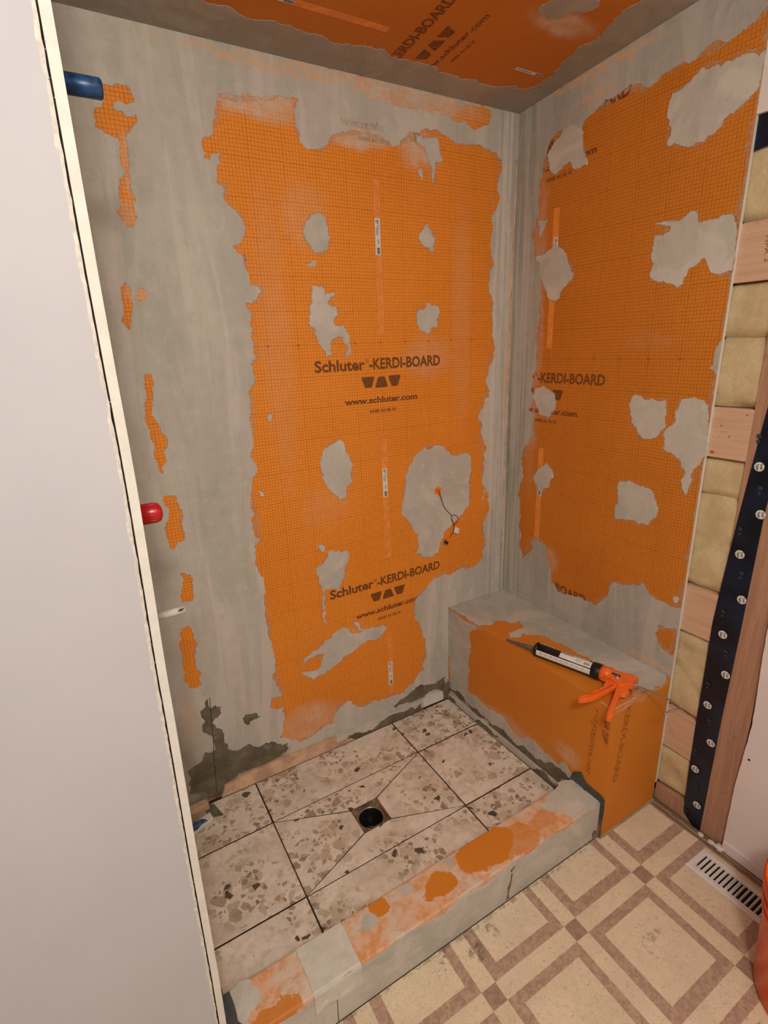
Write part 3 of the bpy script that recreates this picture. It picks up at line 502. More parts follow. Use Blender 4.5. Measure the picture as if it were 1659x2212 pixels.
DATA = '''{"main":[[[-1.0672,2.1871],[-1.0807,2.1516],[-1.0765,2.1335],[-1.0919,2.1162],[-1.0928,2.0934],[-1.1205,2.082],[-1.1259,2.0585],[-1.1231,2.032],[-1.11,2.0316],[-1.0944,2.049],[-1.0782,2.0529],[-1.0814,2.0291],[-1.0948,2.0118],[-1.0991,1.9796],[-1.0818,1.9733],[-1.0837,1.9408],[-1.0653,1.9218],[-1.0484,1.9065],[-1.0346,1.8822],[-1.0353,1.8566],[-1.05,1.8342],[-1.0752,1.8243],[-1.0562,1.8036],[-1.0387,1.7868],[-1.0441,1.8038],[-1.0423,1.7672],[-1.0373,1.7225],[-1.0125,1.7192],[-1.0032,1.7079],[-1.0207,1.6846],[-1.0575,1.6748],[-1.053,1.6595],[-1.0404,1.642],[-1.0511,1.6226],[-1.0437,1.595],[-1.0395,1.5186],[-1.0613,1.4991],[-1.054,1.4492],[-1.0668,1.4334],[-1.0812,1.3282],[-1.0939,1.2194],[-1.0977,1.1287],[-1.099,1.1154],[-1.1018,1.0308],[-1.1123,0.9797],[-1.0933,0.9386],[-1.1144,0.921],[-1.1134,0.8247],[-1.101,0.7376],[-1.1041,0.6414],[-1.0979,0.5332],[-1.0941,0.4452],[-1.1053,0.4142],[-1.0851,0.3524],[-1.0835,0.3152],[-1.1201,0.3244],[-1.127,0.2847],[-1.1096,0.2711],[-1.0798,0.2705],[-1.0782,0.2324],[-1.0883,0.1863],[-1.1032,0.1485],[-1.103,0.1388],[-1.0593,0.105],[-1.0018,0.0841],[-0.9638,0.0927],[-0.9316,0.1066],[-0.8799,0.1097],[-0.875,0.1498],[-0.851,0.1703],[-0.7986,0.1767],[-0.7736,0.1346],[-0.7338,0.1243],[-0.6712,0.1228],[-0.6004,0.1208],[-0.5512,0.1146],[-0.5075,0.1393],[-0.4702,0.1813],[-0.4371,0.1827],[-0.4514,0.2093],[-0.4282,0.2775],[-0.4381,0.3426],[-0.4824,0.4438],[-0.4885,0.4848],[-0.4698,0.5435],[-0.4274,0.5697],[-0.3701,0.6051],[-0.3265,0.6128],[-0.2673,0.6134],[-0.1754,0.6062],[-0.1443,0.6216],[-0.117,0.638],[-0.1207,0.7754],[-0.1216,0.95],[-0.1285,0.8918],[-0.1329,1.0589],[-0.1497,1.1926],[-0.1417,1.2255],[-0.16,1.2607],[-0.1355,1.3179],[-0.1097,1.329],[-0.1127,1.4264],[-0.0954,1.5513],[-0.0953,1.6726],[-0.1149,1.7603],[-0.1136,1.8457],[-0.1081,1.9406],[-0.093,2.0757],[-0.0762,2.1503],[-0.1122,2.1715],[-0.1882,2.1845],[-0.2537,2.1809],[-0.317,2.1894],[-0.3578,2.205],[-0.411,2.1976],[-0.4437,2.1839],[-0.4825,2.165],[-0.5273,2.1342],[-0.5574,2.1483],[-0.6047,2.1597],[-0.6854,2.1573],[-0.7308,2.1426],[-0.7548,2.114],[-0.783,2.0976],[-0.8152,2.0936],[-0.8453,2.1064],[-0.8532,2.1422],[-0.8476,2.1914],[-0.8359,2.2092],[-0.8553,2.2159],[-0.9002,2.2098],[-0.919,2.2037],[-0.9669,2.1978],[-1.0139,2.1883]],[[-1.3459,2.1615],[-1.3298,2.1609],[-1.3104,2.1676],[-1.2919,2.1674],[-1.2848,2.1652],[-1.2787,2.1455],[-1.2785,2.1352],[-1.325,2.1261],[-1.3303,2.1167],[-1.3204,2.1096],[-1.309,2.1113],[-1.3034,2.1],[-1.2791,2.1089],[-1.2844,2.0887],[-1.2966,2.0728],[-1.3076,2.0641],[-1.31,2.0388],[-1.3131,2.0096],[-1.3142,1.9912],[-1.3141,1.9691],[-1.3166,1.9428],[-1.3104,1.9208],[-1.3136,1.8823],[-1.3248,1.8583],[-1.3455,1.8531],[-1.3566,1.8791],[-1.3586,1.8903],[-1.3487,1.9249],[-1.3428,1.9588],[-1.3292,1.9712],[-1.328,1.9896],[-1.3325,1.9964],[-1.3339,2.0107],[-1.3269,2.0403],[-1.3263,2.0545],[-1.3451,2.0538],[-1.3617,2.0637],[-1.3772,2.0685],[-1.3752,2.0894],[-1.3695,2.1106],[-1.3516,2.1202],[-1.3478,2.131],[-1.3467,2.1514]],[[-1.3706,1.7243],[-1.3597,1.7092],[-1.3597,1.6887],[-1.3622,1.654],[-1.3697,1.6295],[-1.3793,1.6032],[-1.3891,1.6157],[-1.393,1.6228],[-1.3859,1.654],[-1.3841,1.6782]],[[-1.3432,1.7061],[-1.327,1.7105],[-1.3181,1.7013],[-1.3213,1.6856],[-1.3328,1.675],[-1.3458,1.6802],[-1.3499,1.6922]],[[-1.3596,1.4895],[-1.342,1.4866],[-1.3402,1.4637],[-1.3468,1.4336],[-1.3524,1.4031],[-1.3524,1.3638],[-1.3414,1.3268],[-1.3282,1.3009],[-1.3307,1.2848],[-1.3401,1.2737],[-1.3394,1.2404],[-1.3549,1.2029],[-1.3646,1.2149],[-1.3676,1.2444],[-1.3718,1.2655],[-1.3649,1.285],[-1.3727,1.3183],[-1.3762,1.3425],[-1.3778,1.3781],[-1.3752,1.405],[-1.3654,1.454]],[[-1.3685,1.1396],[-1.3336,1.1356],[-1.3326,1.1157],[-1.3241,1.0921],[-1.3266,1.0478],[-1.3231,1.0016],[-1.3357,0.986],[-1.3536,0.9763],[-1.3631,0.967],[-1.3739,0.9764],[-1.3768,1.0224],[-1.3695,1.0567],[-1.3598,1.0813],[-1.3585,1.103],[-1.3692,1.1224]],[[-1.3568,0.8859],[-1.3267,0.8756],[-1.3252,0.8413],[-1.3258,0.8072],[-1.3325,0.7819],[-1.3648,0.7889],[-1.3661,0.8089],[-1.3572,0.8404]],[[-1.3779,0.7007],[-1.3603,0.7025],[-1.3468,0.6905],[-1.3479,0.6522],[-1.3515,0.5958],[-1.3558,0.5495],[-1.3437,0.5233],[-1.3437,0.4739],[-1.3675,0.467],[-1.3867,0.4748],[-1.3991,0.5123],[-1.3965,0.5595],[-1.3918,0.6208],[-1.384,0.6593]],[[-0.7453,2.3079],[-0.6758,2.3065],[-0.5973,2.306],[-0.5147,2.312],[-0.4218,2.3105],[-0.3236,2.309],[-0.2195,2.298],[-0.1316,2.2949],[-0.1363,2.2529],[-0.1746,2.2368],[-0.2684,2.2364],[-0.3906,2.244],[-0.48,2.2483],[-0.5534,2.2434],[-0.6091,2.2453],[-0.6332,2.2749],[-0.6875,2.2943]]],"bisl":[[[-0.8245,1.9237],[-0.8021,1.9299],[-0.7781,1.9181],[-0.7717,1.8911],[-0.767,1.8636],[-0.7764,1.8304],[-0.8054,1.821],[-0.8327,1.8276],[-0.8495,1.8543],[-0.8561,1.872],[-0.8455,1.8997]],[[-0.4005,1.9259],[-0.3847,1.9066],[-0.3695,1.8817],[-0.3712,1.8477],[-0.389,1.8442],[-0.4133,1.8586],[-0.4383,1.8803],[-0.4229,1.9016]],[[-0.4438,2.1816],[-0.4114,2.1721],[-0.3546,2.1797],[-0.3344,2.1202],[-0.3448,2.1117],[-0.3653,2.1142],[-0.3692,2.0678],[-0.3762,2.05],[-0.3808,2.0666],[-0.3805,2.0956],[-0.3924,2.1134],[-0.4053,2.145],[-0.4378,2.1594]],[[-0.4328,2.085],[-0.4195,2.0865],[-0.4188,2.0554],[-0.4331,2.0707]],[[-0.8553,1.7894],[-0.8187,1.7955],[-0.821,1.7813],[-0.8425,1.7782]],[[-0.8391,1.7257],[-0.8052,1.7239],[-0.7985,1.6996],[-0.7628,1.7075],[-0.7667,1.695],[-0.7913,1.68],[-0.7862,1.6701],[-0.7629,1.6651],[-0.7588,1.6399],[-0.7714,1.6298],[-0.7673,1.6043],[-0.7398,1.609],[-0.7204,1.5775],[-0.7172,1.5299],[-0.7279,1.5089],[-0.7369,1.5146],[-0.7231,1.5354],[-0.7392,1.5727],[-0.7887,1.5584],[-0.7858,1.5166],[-0.8071,1.5122],[-0.8199,1.5387],[-0.835,1.5699],[-0.8522,1.6056],[-0.8532,1.66],[-0.8446,1.6942]],[[-0.4061,1.6797],[-0.3882,1.6688],[-0.3626,1.6688],[-0.3516,1.6436],[-0.3594,1.5982],[-0.3891,1.593],[-0.4025,1.5733],[-0.4185,1.5822],[-0.4468,1.6051],[-0.4498,1.6329],[-0.4387,1.6549],[-0.4099,1.6632]],[[-1.0171,1.348],[-1.0084,1.3419],[-1.0122,1.3265],[-1.0213,1.3247],[-1.0247,1.3383]],[[-0.7778,1.2369],[-0.76,1.2143],[-0.7522,1.1837],[-0.7335,1.1451],[-0.7441,1.1041],[-0.7353,1.0843],[-0.7634,1.0643],[-0.7691,1.0281],[-0.7955,1.0297],[-0.8198,1.0555],[-0.8429,1.0896],[-0.8522,1.1328],[-0.8591,1.1632],[-0.8476,1.1906],[-0.8139,1.221]],[[-0.3626,1.1651],[-0.3293,1.1536],[-0.3068,1.1305],[-0.2723,1.1129],[-0.2088,1.1138],[-0.1979,1.0336],[-0.2016,0.9636],[-0.2033,0.9161],[-0.2344,0.8615],[-0.261,0.8485],[-0.304,0.8149],[-0.3372,0.7937],[-0.3539,0.7445],[-0.3635,0.7222],[-0.3917,0.7084],[-0.4331,0.7144],[-0.4732,0.7422],[-0.4582,0.82],[-0.4881,0.8576],[-0.5151,0.8994],[-0.5323,0.9589],[-0.5135,1.0273],[-0.501,1.0976],[-0.4665,1.1374],[-0.4278,1.1643]],[[-0.8902,0.8719],[-0.8636,0.8658],[-0.8681,0.8426],[-0.8835,0.8543]],[[-0.849,0.8408],[-0.8133,0.8324],[-0.774,0.8231],[-0.7692,0.808],[-0.7831,0.7723],[-0.791,0.7405],[-0.8082,0.6996],[-0.8185,0.6766],[-0.8404,0.6913],[-0.8798,0.6939],[-0.8816,0.6346],[-0.8799,0.5466],[-0.8893,0.5731],[-0.8904,0.6657],[-0.8968,0.7238],[-0.8969,0.79],[-0.8773,0.796]],[[-0.9952,0.4169],[-0.9562,0.4476],[-0.9151,0.463],[-0.8669,0.4885],[-0.83,0.5123],[-0.8117,0.5184],[-0.7723,0.4749],[-0.7355,0.4718],[-0.6847,0.4801],[-0.6336,0.4698],[-0.6212,0.4531],[-0.6418,0.4311],[-0.6685,0.4178],[-0.7127,0.4297],[-0.7514,0.4116],[-0.802,0.3918],[-0.8459,0.3703],[-0.8705,0.3607],[-0.9073,0.3434],[-0.9484,0.3376],[-0.9698,0.3553],[-0.9906,0.3757],[-0.9922,0.3885],[-0.962,0.38],[-0.934,0.3724],[-0.9153,0.3899],[-0.9002,0.4334],[-0.9517,0.4339]],[[-0.7662,0.5249],[-0.7454,0.5152],[-0.7301,0.4794],[-0.7471,0.485]],[[-1.0794,1.105],[-1.0705,1.1011],[-1.0605,1.0852],[-1.0744,1.0867]]],"bwet":[[[-1.3374,0.4128],[-1.332,0.363],[-1.315,0.3796],[-1.2969,0.3658],[-1.3006,0.3372],[-1.3171,0.3263],[-1.3334,0.3154],[-1.3041,0.2713],[-1.3031,0.2397],[-1.2931,0.197],[-1.2761,0.1662],[-1.2558,0.1595],[-1.2224,0.1692],[-1.1928,0.1417],[-1.1591,0.1452],[-1.1166,0.1181],[-1.0773,0.1058],[-1.077,0.0784],[-1.1226,0.06],[-1.1802,0.0552],[-1.2356,0.0568],[-1.2911,0.0459],[-1.3224,0.0294],[-1.3321,-0.0055],[-1.3883,0.0028],[-1.3893,0.0332],[-1.4473,0.0591],[-1.4445,0.1026],[-1.4413,0.1579],[-1.403,0.1695],[-1.3733,0.2048],[-1.3388,0.2003],[-1.3412,0.2577],[-1.3698,0.3017],[-1.3559,0.3316],[-1.3641,0.377],[-1.3458,0.3869]],[[-1.2304,0.2814],[-1.2179,0.2977],[-1.1769,0.2828],[-1.1668,0.2657],[-1.1899,0.2632],[-1.2063,0.2611],[-1.2131,0.2483],[-1.2268,0.2672]],[[-0.3274,0.1116],[-0.3969,0.0987],[-0.4788,0.1172],[-0.5521,0.0865],[-0.6093,0.068],[-0.5888,0.052],[-0.5172,0.0429],[-0.443,0.0481],[-0.3354,0.037]]],"rmain":[[[-0.8228,2.2762],[-0.7981,2.2509],[-0.7808,2.2383],[-0.7482,2.2283],[-0.707,2.2207],[-0.6493,2.2216],[-0.5972,2.2187],[-0.5547,2.2144],[-0.4962,2.2029],[-0.4602,2.2213],[-0.4101,2.2189],[-0.3354,2.2048],[-0.2963,2.1897],[-0.2837,2.1676],[-0.2102,2.1903],[-0.1585,2.1758],[-0.1429,2.1535],[-0.1258,2.102],[-0.1154,2.0484],[-0.1111,1.9511],[-0.1068,1.8517],[-0.1077,1.8195],[-0.1411,1.7271],[-0.1458,1.6191],[-0.1418,1.5095],[-0.1322,1.4232],[-0.1332,1.3362],[-0.1124,1.2803],[-0.1424,1.2711],[-0.1425,1.1968],[-0.121,1.1447],[-0.1008,1.13],[-0.0863,1.0819],[-0.0992,0.9983],[-0.0891,0.8818],[-0.0854,0.7751],[-0.1005,0.6862],[-0.1281,0.6363],[-0.142,0.6742],[-0.1621,0.7373],[-0.1919,0.7547],[-0.2386,0.7429],[-0.2494,0.6978],[-0.275,0.6505],[-0.2869,0.5924],[-0.3178,0.5676],[-0.353,0.5697],[-0.3998,0.581],[-0.4456,0.5825],[-0.502,0.5854],[-0.5287,0.6197],[-0.5465,0.6553],[-0.5516,0.6886],[-0.564,0.7062],[-0.6001,0.7096],[-0.6707,0.746],[-0.6947,0.7161],[-0.7307,0.7055],[-0.8054,0.7094]],[[-0.7396,0.6165],[-0.7663,0.6189],[-0.8038,0.6319],[-0.7973,0.5302],[-0.7722,0.5379],[-0.7505,0.5532],[-0.7373,0.5785]]],"risl":[[[-0.21,2.1908],[-0.2605,2.1879],[-0.2832,2.1724],[-0.2896,2.1368],[-0.3149,2.0614],[-0.2963,2.0663],[-0.2846,2.0607],[-0.2441,2.0934],[-0.1938,2.0707],[-0.1767,2.0728],[-0.1572,2.1032],[-0.1477,2.1378],[-0.173,2.1623]],[[-0.5841,2.1577],[-0.6175,2.1632],[-0.6627,2.1868],[-0.6984,2.1797],[-0.7074,2.1698],[-0.721,2.1774],[-0.757,2.1758],[-0.7858,2.1674],[-0.7946,2.1549],[-0.8061,2.1654],[-0.8156,2.1376],[-0.8087,2.1099],[-0.8017,2.0908],[-0.7836,2.0751],[-0.7545,2.0558],[-0.7171,2.031],[-0.6879,2.0156],[-0.6593,2.0151],[-0.6377,2.0196],[-0.6096,2.035],[-0.5847,2.0385],[-0.5835,2.0974]],[[-0.1339,1.8279],[-0.164,1.8324],[-0.1984,1.852],[-0.2262,1.8374],[-0.2571,1.8039],[-0.2913,1.7504],[-0.2702,1.7223],[-0.238,1.6959],[-0.2194,1.6687],[-0.1977,1.6736],[-0.1738,1.7021],[-0.1441,1.747],[-0.1359,1.8002],[-0.1099,1.8191]],[[-0.5757,1.844],[-0.6272,1.8424],[-0.6622,1.847],[-0.6863,1.8567],[-0.7036,1.8232],[-0.7363,1.8246],[-0.7819,1.8295],[-0.7951,1.8099],[-0.8055,1.7793],[-0.8068,1.7426],[-0.8092,1.7051],[-0.8077,1.6932],[-0.7774,1.6858],[-0.7517,1.6969],[-0.7363,1.7263],[-0.729,1.7342],[-0.6976,1.7154],[-0.6789,1.6905],[-0.6772,1.6739],[-0.6647,1.6667],[-0.6497,1.6768],[-0.62,1.69],[-0.5954,1.6915],[-0.5759,1.7064],[-0.5834,1.7392],[-0.5713,1.7657],[-0.5764,1.7944],[-0.5766,1.815],[-0.6239,1.8267]],[[-0.5585,1.3551],[-0.5743,1.3609],[-0.6184,1.3492],[-0.6689,1.3524],[-0.6744,1.3295],[-0.68,1.2687],[-0.6625,1.2475],[-0.6539,1.2342],[-0.6284,1.2285],[-0.6068,1.2283],[-0.5867,1.2584],[-0.5657,1.2713],[-0.5571,1.3105]],[[-0.7211,1.358],[-0.7845,1.3577],[-0.7996,1.3435],[-0.8069,1.3091],[-0.8061,1.2647],[-0.8081,1.197],[-0.7982,1.1722],[-0.7862,1.1607],[-0.7818,1.1266],[-0.7701,1.0757],[-0.7611,1.0884],[-0.7608,1.1418],[-0.7362,1.1807],[-0.7097,1.1958],[-0.6832,1.2064],[-0.6794,1.2543],[-0.7031,1.2806],[-0.707,1.3228]],[[-0.5424,1.0713],[-0.5739,1.0803],[-0.6148,1.0727],[-0.6537,1.0704],[-0.6725,1.0486],[-0.6791,0.9767],[-0.6583,0.9468],[-0.6308,0.9419],[-0.5952,0.9487],[-0.5422,0.9373],[-0.5394,0.9622],[-0.5483,0.9925],[-0.5411,1.0298]],[[-0.2202,1.0816],[-0.2495,1.0589],[-0.2595,1.0299],[-0.2426,0.9952],[-0.2046,0.9648],[-0.1835,0.97],[-0.1556,1.0097],[-0.1746,1.039]],[[-0.1481,1.3631],[-0.191,1.3679],[-0.238,1.3474],[-0.2482,1.3139],[-0.243,1.2848],[-0.211,1.2558],[-0.1752,1.2614],[-0.1483,1.301]],[[-0.1194,1.94],[-0.1594,1.9371],[-0.1471,1.9101],[-0.1304,1.8882],[-0.1222,1.8997]],[[-0.7787,0.7385],[-0.792,0.7416],[-0.7965,0.7262],[-0.7859,0.7192]]],"cmain":[[[-1.1226,-0.1379],[-1.0571,-0.1387],[-0.9534,-0.1326],[-0.8354,-0.1269],[-0.7338,-0.124],[-0.6824,-0.1304],[-0.6149,-0.1225],[-0.5405,-0.1228],[-0.4624,-0.123],[-0.3687,-0.1094],[-0.2473,-0.1059],[-0.1756,-0.1203],[-0.1179,-0.1288],[-0.0873,-0.1542],[-0.0776,-0.1803],[-0.0772,-0.2257],[-0.112,-0.328],[-0.1166,-0.3848],[-0.1285,-0.464],[-0.1463,-0.5157],[-0.1365,-0.5518],[-0.1625,-0.6555],[-0.339,-0.7646],[-0.8045,-0.5498],[-1.2568,-0.1676]]],"cisl":[[[-0.3547,-0.4917],[-0.2558,-0.5247],[-0.2256,-0.5092],[-0.2251,-0.4909],[-0.2769,-0.4419],[-0.3104,-0.4157],[-0.3512,-0.423]]],"ctop":[[[-0.298,-0.688],[-0.2971,-0.8],[-0.3601,-0.7983],[-0.3883,-0.7953],[-0.4194,-0.7886],[-0.4246,-0.7797],[-0.4281,-0.7625],[-0.43,-0.7538],[-0.4505,-0.7445],[-0.4726,-0.719],[-0.4743,-0.7026],[-0.4438,-0.7064],[-0.4165,-0.6919],[-0.3866,-0.6865]],[[-1.4852,-0.6857],[-1.4342,-0.6875],[-1.423,-0.7135],[-1.4282,-0.747],[-1.4548,-0.7558],[-1.4667,-0.7697],[-1.4798,-0.7616],[-1.4822,-0.7238]]],"wraptop":[[[-1.3128,-0.6832],[-1.1891,-0.6856],[-1.1836,-0.7947],[-1.312,-0.7928],[-1.3146,-0.7364]]],"wrapfront":[[[-1.314,0.0953],[-1.1859,0.092],[-1.1868,0.0197],[-1.1986,0.0344],[-1.2058,0.0203],[-1.2583,0.0195],[-1.2901,0.0332],[-1.3132,0.0189],[-1.3158,0.0575]]],"seam":[[[-1.2583,0.0195],[-1.2594,-0.0606]]],"curbclean":[[[-0.7242,-0.7105],[-0.9185,-0.7401],[-1.0885,-0.7085],[-1.4083,-0.7833],[-0.5537,-0.7525]]],"damp":[[[-0.6805,0.0737],[-0.6833,0.0204],[-0.7001,-0.0144]]],"btop":[[[-0.3171,-0.0112],[-0.0099,-0.0079],[-0.0127,-0.8031],[0.005,-0.7952],[-0.0838,-0.8182],[-0.125,-0.8165],[-0.158,-0.7948],[-0.1025,-0.7518],[-0.1206,-0.6341],[-0.1375,-0.5158],[-0.1345,-0.4613],[-0.1475,-0.4053],[-0.1766,-0.3613],[-0.2045,-0.33],[-0.2352,-0.3461],[-0.2621,-0.3279],[-0.2445,-0.3029],[-0.2077,-0.3027],[-0.1655,-0.3057],[-0.1447,-0.2534],[-0.1879,-0.251],[-0.1916,-0.2214],[-0.2193,-0.2025],[-0.2648,-0.2119],[-0.3039,-0.1898]]],"bfront":[[[-0.0019,0.4448],[-0.1838,0.451],[-0.1592,0.4181],[-0.1396,0.3934],[-0.1448,0.3479],[-0.1376,0.2797],[-0.1347,0.179],[-0.1267,0.1136],[-0.166,0.1072],[-0.23,0.1046],[-0.2899,0.1094],[-0.3882,0.089],[-0.4671,0.1016],[-0.5404,0.1087],[-0.5799,0.1032],[-0.6184,0.096],[-0.6353,0.1153],[-0.6524,0.1287],[-0.6694,0.106],[-0.6872,0.1133],[-0.6761,0.0609],[-0.6102,-0.0409],[0.0251,-0.0484]]],"bfwet":[[[0.0025,0.0484],[-0.0549,0.0565],[-0.1032,0.0601],[-0.1503,0.0432],[-0.2146,0.0441],[-0.2761,0.0402],[-0.3341,0.0555],[-0.3906,0.0468],[-0.4443,0.0476],[-0.4954,0.0528],[-0.5723,0.0613],[-0.6439,0.0855],[-0.6891,0.0919],[-0.6187,0.0131],[-0.5749,0.0266],[-0.5274,0.0214],[-0.4828,0.0102],[-0.4464,0.0109],[-0.3978,0.0132],[-0.3583,0.0235],[-0.3248,0.0043],[-0.2777,-0.0041],[-0.259,0.0082],[-0.2702,0.0361],[-0.2151,0.0241],[-0.1834,0.0183],[-0.1505,0.0329],[-0.0967,0.035],[-0.055,0.0407],[-0.0048,0.0258]]],"collar":[[[-0.6879,0.1175],[-0.7185,0.1421],[-0.7413,0.1148],[-0.8033,0.1114],[-0.8122,0.1017],[-0.8129,0.0497],[-0.8033,-0.013],[-0.8028,-0.0464]]],"darkfl":[[[-1.4074,-0.0152],[-1.3763,-0.024],[-1.3577,-0.0934],[-1.388,-0.0845],[-1.4134,-0.0544]]]}'''
D = json.loads(DATA)
# ================================================================ SETTING
def smear_ring(loop, plane, parent, wmax=0.014, base=0.0005, side=1):
    """feathered film of thinset along an outline (side=1: towards the inside of the loop)"""
    L = dense(loop, 0.012); n = len(L)
    ar = sum(L[i][0] * L[(i + 1) % n][1] - L[(i + 1) % n][0] * L[i][1] for i in range(n)); s = (1 if ar > 0 else -1) * side
    f = PL[plane]; bm = bmesh.new(); a = []; c = []
    for i in range(n):
        tx, ty = L[(i + 1) % n][0] - L[i - 1][0], L[(i + 1) % n][1] - L[i - 1][1]; q = math.hypot(tx, ty) or 1
        w_ = wmax * max(0.05, 0.5 + 1.1 * noise.noise(Vector((L[i][0] * 14, L[i][1] * 14, 2))) + 0.3 * noise.noise(Vector((L[i][0] * 90, L[i][1] * 90, 2))))
        nx, ny = -ty / q * s, tx / q * s
        a.append(bm.verts.new(f(L[i][0] - nx * 0.003, L[i][1] - ny * 0.003, base))); c.append(bm.verts.new(f(L[i][0] + nx * w_, L[i][1] + ny * w_, base)))
    for i in range(n): bm.faces.new((a[i], a[(i + 1) % n], c[(i + 1) % n], c[i]))
    ref = Vector(f(0, 0, 1)) - Vector(f(0, 0, 0))
    for fc in bm.faces:
        fc.normal_update()
        if fc.normal.dot(ref) < 0: fc.normal_flip()
    return from_bm('thinset_smear', bm, 'smear', parent, recalc=False)
def dense(p, step=0.05):
    out = []
    for i in range(len(p)):
        a, b = p[i], p[(i + 1) % len(p)]; k = max(1, int(math.dist(a, b) / step))
        out += [(a[0] + (b[0] - a[0]) * j / k, a[1] + (b[1] - a[1]) * j / k) for j in range(k)]
    return out
# ---- back wall: printed foam board, thinset coat with openings, patches
def lerp(a, b, t): return a + (b - a) * t
bm = bmesh.new(); bx(bm, -1.50, 0.0127, 0.0, 0.0127, FZ, 2.45)
wall_back = tag(from_bm('wall_back', bm, 'back_board'), kind='structure')
XLc, ZT = -1.4835, ZC
def clampb(p): return (max(p[0], XLc + 0.002), min(p[1], ZT - 0.004))
outer = [(XLc, 0.0), (0.0, 0.0), (0.0, ZT), (XLc, ZT)]
def dense(p, step=0.05):
    out = []
    for i in range(len(p)):
        a, b = p[i], p[(i + 1) % len(p)]; k = max(1, int(math.dist(a, b) / step))
        out += [(lerp(a[0], b[0], j / k), lerp(a[1], b[1], j / k)) for j in range(k)]
    return out
holes = [[clampb(p) for p in h] for h in D['main']]
rough_patch('thinset_coat', 'back', dense(outer), 'thin_back', wall_back, 0.0012, hold=lambda a, b: (abs(a[0] - b[0]) < 1e-6 and (abs(a[0]) < 1e-6 or abs(a[0] - XLc) < 1e-6)) or (abs(a[1] - b[1]) < 1e-6 and (abs(a[1]) < 1e-6 or abs(a[1] - ZT) < 1e-6)), holes=holes)
for i, p in enumerate(D['bisl']):
    rough_patch('thinset_patch', 'back', p, 'thin_patch', wall_back, 0.0016, minlen=0.006)
for p in D['bisl']: smear_ring(p, 'back', wall_back, 0.010, side=-1)
for p in holes[:-1]: smear_ring(p, 'back', wall_back, 0.016 if len(p) > 60 else 0.006)
for p in D['bwet']:
    rough_patch('damp_patch', 'back', p, 'damp', wall_back, 0.0004, base=0.0012, minlen=0.006)
# crack in the wet corner and feathered trowel ridges
def ridge(name, plane, pts, mat, parent, w=0.003, n0=0.0012, h=0.0012):
    bm = bmesh.new(); P = [Vector(PL[plane](a, b, n0)) for a, b in pts]; tube(bm, smooth_path(P, 4), w / 2, 6)
    return from_bm(name, bm, mat, parent, True)
for pts in ([(-1.329, 0.415), (-1.334, 0.33), (-1.340, 0.24), (-1.348, 0.16), (-1.353, 0.07), (-1.358, 0.02)],):
    ridge('crack', 'back', pts, 'dark', wall_back, 0.0022, 0.0010)
bm = bmesh.new(); tube(bm, smooth_path([(-0.004, -0.004, 2.16), (-0.010, -0.003, 1.75), (-0.012, -0.003, 1.3), (-0.016, -0.003, 0.80), (-0.018, -0.003, 0.60)], 8), 0.0035, 8)
from_bm('hazed_tape_edge', bm, 'peach', wall_back, True)
# prints on the back wall
XA, ZA = (1, 0, 0), (0, 0, 1)
def board_print(parent, plane, c, zb, mat='print', www=True, ansi=True, logo=True, title=True, scale=1.0, left=0.0):
    """print block of one board; c = centre line, zb = baseline of the title"""
    if plane == 'back': P = lambda a, b: (c + a, 0, zb + b); xd = XA
    else: P = lambda a, b: (0, c - a, zb + b); xd = (0, -1, 0)
    if title:
        lettering('printed_lettering', 'Schluter', P(-0.251, 0), xd, ZA, 0.186, 0.0345, mat, parent, bold=0.030)
        lettering('printed_lettering', '\u00ae', P(-0.063, 0.021), xd, ZA, 0.013, 0.013, mat, parent, bold=0.0)
        lettering('printed_lettering', '-KERDI-BOARD', P(-0.049, 0), xd, ZA, 0.300, 0.0345, mat, parent, bold=0.030)
    if www: lettering('printed_lettering', 'www.schluter.com', P(-0.1497, -0.1145), xd, ZA, 0.296, 0.0205, mat, parent, bold=0.035)
    if ansi: lettering('printed_lettering', 'ANSI A118.10', P(-0.055, -0.149), xd, ZA, 0.108, 0.0115, mat, parent, bold=0.03)
    if logo:
        polys = []
        for k in (-1, 0, 1):
            x0 = k * 0.0535 - 0.002; s = 1 if k else -1; zc = -0.0445
            h = 0.0175; wt, wb = 0.0250, 0.0120
            q = [(x0 - wt, zc + s * h), (x0 - wt + 0.003, zc + s * (h + 0.0015)), (x0 + wt - 0.003, zc + s * (h + 0.0015)), (x0 + wt, zc + s * h), (x0 + wt - 0.001, zc + s * (h - 0.006)), (x0 + wb + 0.002, zc - s * (h - 0.002)), (x0 + wb - 0.002, zc - s * h), (x0 - wb + 0.002, zc - s * h), (x0 - wb - 0.002, zc - s * (h - 0.002)), (x0 - wt + 0.001, zc + s * (h - 0.006))]
            polys.append([((c + a) if plane == 'back' else (c - a), zb + b) for a, b in q])
        shapes('printed_emblem', polys, plane, mat, parent)
board_print(wall_back, 'back', -0.600, 1.4645)
board_print(wall_back, 'back', -0.606, 0.6475)
